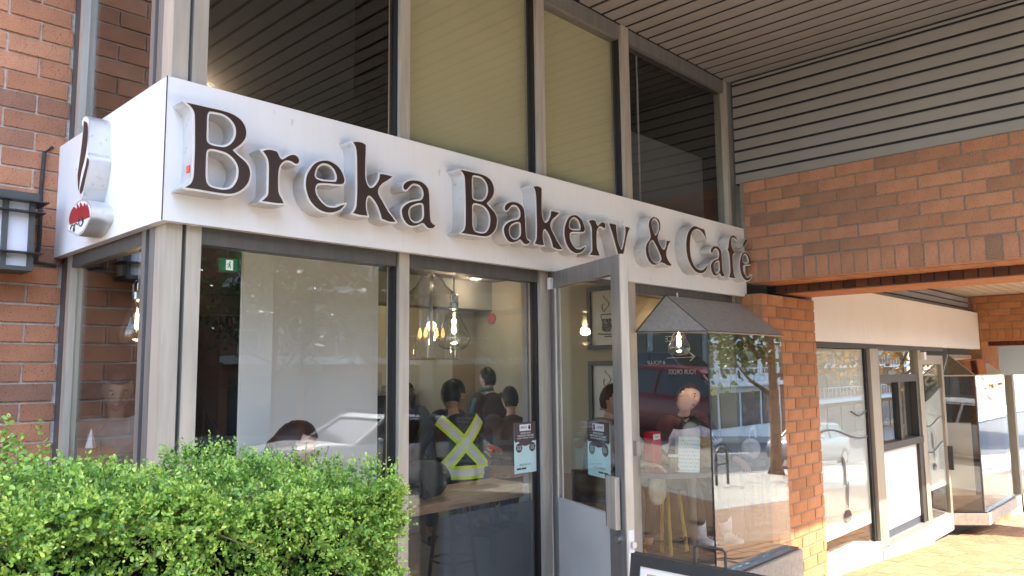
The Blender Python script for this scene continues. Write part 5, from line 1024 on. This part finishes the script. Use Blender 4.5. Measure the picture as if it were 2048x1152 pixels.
def shoot(x, y, zb, n, hgt):
    ps, ds, ss, ts = [], [], [], []
    for k in range(n):
        z = zb+hgt*k/n
        for s in range(2): a = rng.random()*6.28; ps.append((x+.01*math.sin(k), y, z)); ds.append((math.cos(a), math.sin(a), .7)); ss.append(rng.uniform(.014, .02)); ts.append(rng.uniform(.3, .85))
    return ps, ds, ss, ts
A_ = [[], [], [], []]
for i in range(130):
    x = rng.uniform(-.6, 1.45); y = rng.uniform(2.0, 2.6); r = shoot(x, y, float(htop(np.array(x), np.array(y)))-.03, 6, rng.uniform(.04, .09))
    for a_, b_ in zip(A_, r): a_.extend(b_)
for i in range(26):
    x = .52+rng.normal()*.05; y = 2.45+rng.normal()*.06; r = shoot(x, y, 1.37, 7, rng.uniform(.06, .14))
    for a_, b_ in zip(A_, r): a_.extend(b_)
fo = link('shoots', leaf_cloud(np.array(A_[0]), np.array(A_[1]), np.array(A_[2]), np.array(A_[3])), 'box_leaf', HG); fo['kind'] = 'stuff'
# ================================================================== the street that the glass reflects
def car(mat, x, y, heading, label, tall=0.0, road=-.14):
    t = thing('parked_car', label, 'car', (0, 0, 0), 'cars on the street'); ORG[t.name] = Vector((0, 0, 0))
    Ls, hw = 4.5, .90
    st = [(-2.25, .45, .62, .80), (-2.15, .28, .80, .86), (-1.6, .24, .90, .90), (-.6, .22, .93, .91), (.6, .22, .94, .91), (1.5, .24, .98, .90), (2.0, .28, .98, .87), (2.22, .45, .85, .80)]
    bm = bmesh.new(); rings = []
    for xs, zb, zt, w in st:
        zt += tall*.6; rings.append([bm.verts.new((xs, sy*w*k, z)) for sy, k, z in ((-1, .86, zb), (-1, 1, zb+.15), (-1, 1.0, (zb+zt)/2+.1), (-1, .93, zt), (1, .93, zt), (1, 1.0, (zb+zt)/2+.1), (1, 1, zb+.15), (1, .86, zb))])
    for A, C2 in zip(rings, rings[1:]):
        for k in range(8): bm.faces.new((A[k], A[(k+1) % 8], C2[(k+1) % 8], C2[k]))
    bm.faces.new(rings[0]); bm.faces.new(rings[-1][::-1]); bmesh.ops.subdivide_edges(bm, edges=bm.edges[:], cuts=1, smooth=.6, use_grid_fill=True); body = obj('body', bm, mat, t, True)
    zb = .93+tall*.6; zr = 1.43+tall
    def cab(x0, x1, x2, x3, w0, w1, za, zc, name, m_):
        q = [(x0, -w0, za), (x3, -w0, za), (x3, w0, za), (x0, w0, za), (x1, -w1, zc), (x2, -w1, zc), (x2, w1, zc), (x1, w1, zc)]
        b_ = hull(q, ((0, 3, 2, 1), (4, 5, 6, 7), (0, 1, 5, 4), (1, 2, 6, 5), (2, 3, 7, 6), (3, 0, 4, 7))); return obj(name, b_, m_, t, bevel=.05)
    cab(-1.15, -.38, 1.15+tall, 2.0, .83, .66, zb-.06, zr-.03, 'windows', 'car_glass'); cab(-.50, -.32, 1.15+tall, 1.35+tall, .69, .62, zr-.07, zr, 'roof', mat)
    pil = bmesh.new()
    for sy in (-1, 1):
        for p_, q_ in (((-1.10, .80, zb), (-.42, .66, zr-.04)), ((.35, .83, zb), (.42, .675, zr-.04)), ((1.95, .80, zb), (1.25+tall, .65, zr-.04))): tube([(p_[0], sy*p_[1], p_[2]), (q_[0], sy*q_[1], q_[2])], .03, 6, pil)
    obj('pillars', pil, mat, t)
    for sx in (-1.42, 1.38):
        for sy in (-1, 1): w = obj('wheel', tube([(sx, sy*.70, .33), (sx, sy*.915, .33)], .33, 20), 'tyre', t); obj('rim', tube([(sx, sy*.90, .33), (sx, sy*.925, .33)], .21, 14), 'steel', w)
    for sy in (-1, 1): B('headlight', 'white_plastic', t, -2.2, -2.1, sy*.66-.14, sy*.66+.14, .62, .72); B('tail_light', 'tail_lamp', t, 2.13, 2.21, sy*.68-.13, sy*.68+.13, .72, .86); obj('mirror', ball((-.75, sy*.98, .98+tall*.6), .085, 10, sc=(.7, 1, .7)), mat, t, True)
    t.location = (x, y, ground_z(x)+road); t.rotation_euler = (0, sl if abs(math.cos(heading)) > .7 and math.cos(heading) > 0 else -sl, heading); return t
car('car_white', 8.75, -5.3, 0, 'white car parked at the kerb opposite the window'); car('car_red', -2.2, -5.6, 0, 'dark red car parked at the kerb', .12); car('car_dark', -7.5, -12.6, math.pi, 'dark sport utility vehicle across the road', .2); car('car_silver', 27, -5.4, 0, 'silver car parked further down the kerb', .1); car('car_dark', 16.0, -14.5, math.pi, 'dark car passing on the far side of the road', .05)
def tree(x, y, hgt, rad, mat, label, n=2600, seed=1):
    r2 = np.random.default_rng(seed); zg = ground_z(x)-.05; t = thing('street_tree', label, 'tree', (x, y, zg), 'street trees')
    tk = tube([(x, y, zg), (x+.03, y, zg+.25), (x, y+.05, zg+hgt*.25), (x+.08, y, zg+hgt*.45), (x, y, zg+hgt*.75)], [.26, .17, .14, .11, .04], 10)
    lim = []
    for k in range(7):
        a = k*2.4+seed; zz = zg+hgt*(.33+.07*k); e = Vector((x+math.cos(a)*rad*.75, y+math.sin(a)*rad*.75, zz+rad*.55)); tube([(x, y, zz), ((x+e.x)/2, (y+e.y)/2, zz+rad*.2), e], [.07, .045, .015], 6, tk); lim.append(e)
    obj('trunk', tk, 'bark', t, True)
    cl = np.array([(e.x, e.y, e.z) for e in lim]+[(x+r2.normal()*rad*.4, y+r2.normal()*rad*.4, zg+hgt*(.55+.4*r2.random())) for _ in range(16)]); w = r2.integers(0, len(cl), n); p = cl[w]+r2.normal(size=(n, 3))*rad*.24
    me = leaf_cloud(p, r2.normal(size=(n, 3))+np.array([0, 0, -.3]), r2.uniform(.14, .24, n), np.clip(.5+(p[:, 2]-p[:, 2].mean())/rad*.2+r2.normal(size=n)*.25, 0, 1)); o = link('crown', me, mat, t); o['kind'] = 'stuff'
tree(7.6, -3.4, 6.0, 1.7, 'tree_green', 'green street tree behind the white car', 2600, 3); tree(20.2, -3.75, 6.5, 2.0, 'tree_green', 'street tree by the kerb further along', 2600, 5); tree(33, -3.8, 7.0, 2.4, 'tree_gold', 'golden autumn street tree far along the kerb', 3000, 8); tree(-4, -3.8, 6.5, 2.0, 'tree_green', 'street tree behind the red car', 2200, 9); tree(26, -18.8, 7.5, 2.6, 'tree_gold', 'golden street tree across the road', 3000, 12); tree(14, -18.8, 7.0, 2.4, 'tree_green', 'green street tree across the road', 2400, 14)
def rack(x, y, lab):
    t = thing('bike_rack', lab, 'bike rack', (x, y, ground_z(x)), 'bike racks'); z = ground_z(x)-.01; obj('hoop', tube([(x-.25, y, z), (x-.25, y, z+.62), (x-.2, y, z+.74), (x-.1, y, z+.80), (x+.1, y, z+.80), (x+.2, y, z+.74), (x+.25, y, z+.62), (x+.25, y, z)], .03, 10), 'alu_dark', t, True); obj('cross_bar', tube([(x-.25, y, z+.45), (x+.25, y, z+.45)], .02, 8), 'alu_dark', t)
rack(15.6, -2.85, 'arched metal bike rack on the sunny sidewalk')
def block(x0, x1, y1, zt, label, wallm, sign=None, depth=12):
    t = thing('building', label, 'building', ((x0+x1)/2, y1, -3), 'buildings across the street'); zb = ground_z((x0+x1)/2); base = zb+3.6
    B('wall', wallm, t, x0, x1, y1-depth, y1, -8, zt); n = int((x1-x0)/3.2); nf = max(1, int((zt-base)/3.1))
    for i in range(n):
        xa = x0+.4+i*(x1-x0-.4)/n; xb = xa+(x1-x0)/n-.5; B('shop_window', 'window_dark', t, xa, xb, y1+.02, y1+.08, zb+.3, zb+2.9)
        for f in range(nf): B('window', 'window_dark', t, xa+.3, xb-.3, y1+.02, y1+.07, base+.7+f*3.1, base+2.5+f*3.1)
    for f in range(nf+1): B('balcony_slab', 'white_render', t, x0, x1, y1, y1+1.3, base-.2+f*3.1, base+.12+f*3.1)
    for f in range(nf):
        bm = bmesh.new()
        for i in range(int((x1-x0)/.9)): xx = x0+.1+i*.9; box(xx, xx+.05, y1+1.22, y1+1.27, base+.12+f*3.1, base+1.1+f*3.1, bm)
        box(x0, x1, y1+1.21, y1+1.28, base+1.1+f*3.1, base+1.16+f*3.1, bm); obj('railing', bm, 'white_render', t)
    if sign: put('shop_lettering', text_mesh('SUB', 1.3, .70, bold=.03), frame((sign[0]+.75, y1+1.36, sign[1]), (-1, 0), (0, 1)), 'paint_yellow', t); put('shop_lettering', text_mesh('WAY', 1.4, .70, bold=.03), frame((sign[0]-.7, y1+1.36, sign[1]), (-1, 0), (0, 1)), 'paint_green', t)
block(34, 62, -22.6, 12, 'white balconied block across the street', 'white_render', (47.4, .05)); block(14, 32, -23, 9, 'brick block across the street', 'far_brick'); block(-8, 12, -23, 12, 'pale block across the street facing the bakery', 'storey_stone'); block(-34, -10, -23, 14, 'far pale block across the street', 'white_render'); block(64, 95, -22, 14, 'furthest brick block down the street', 'far_brick')
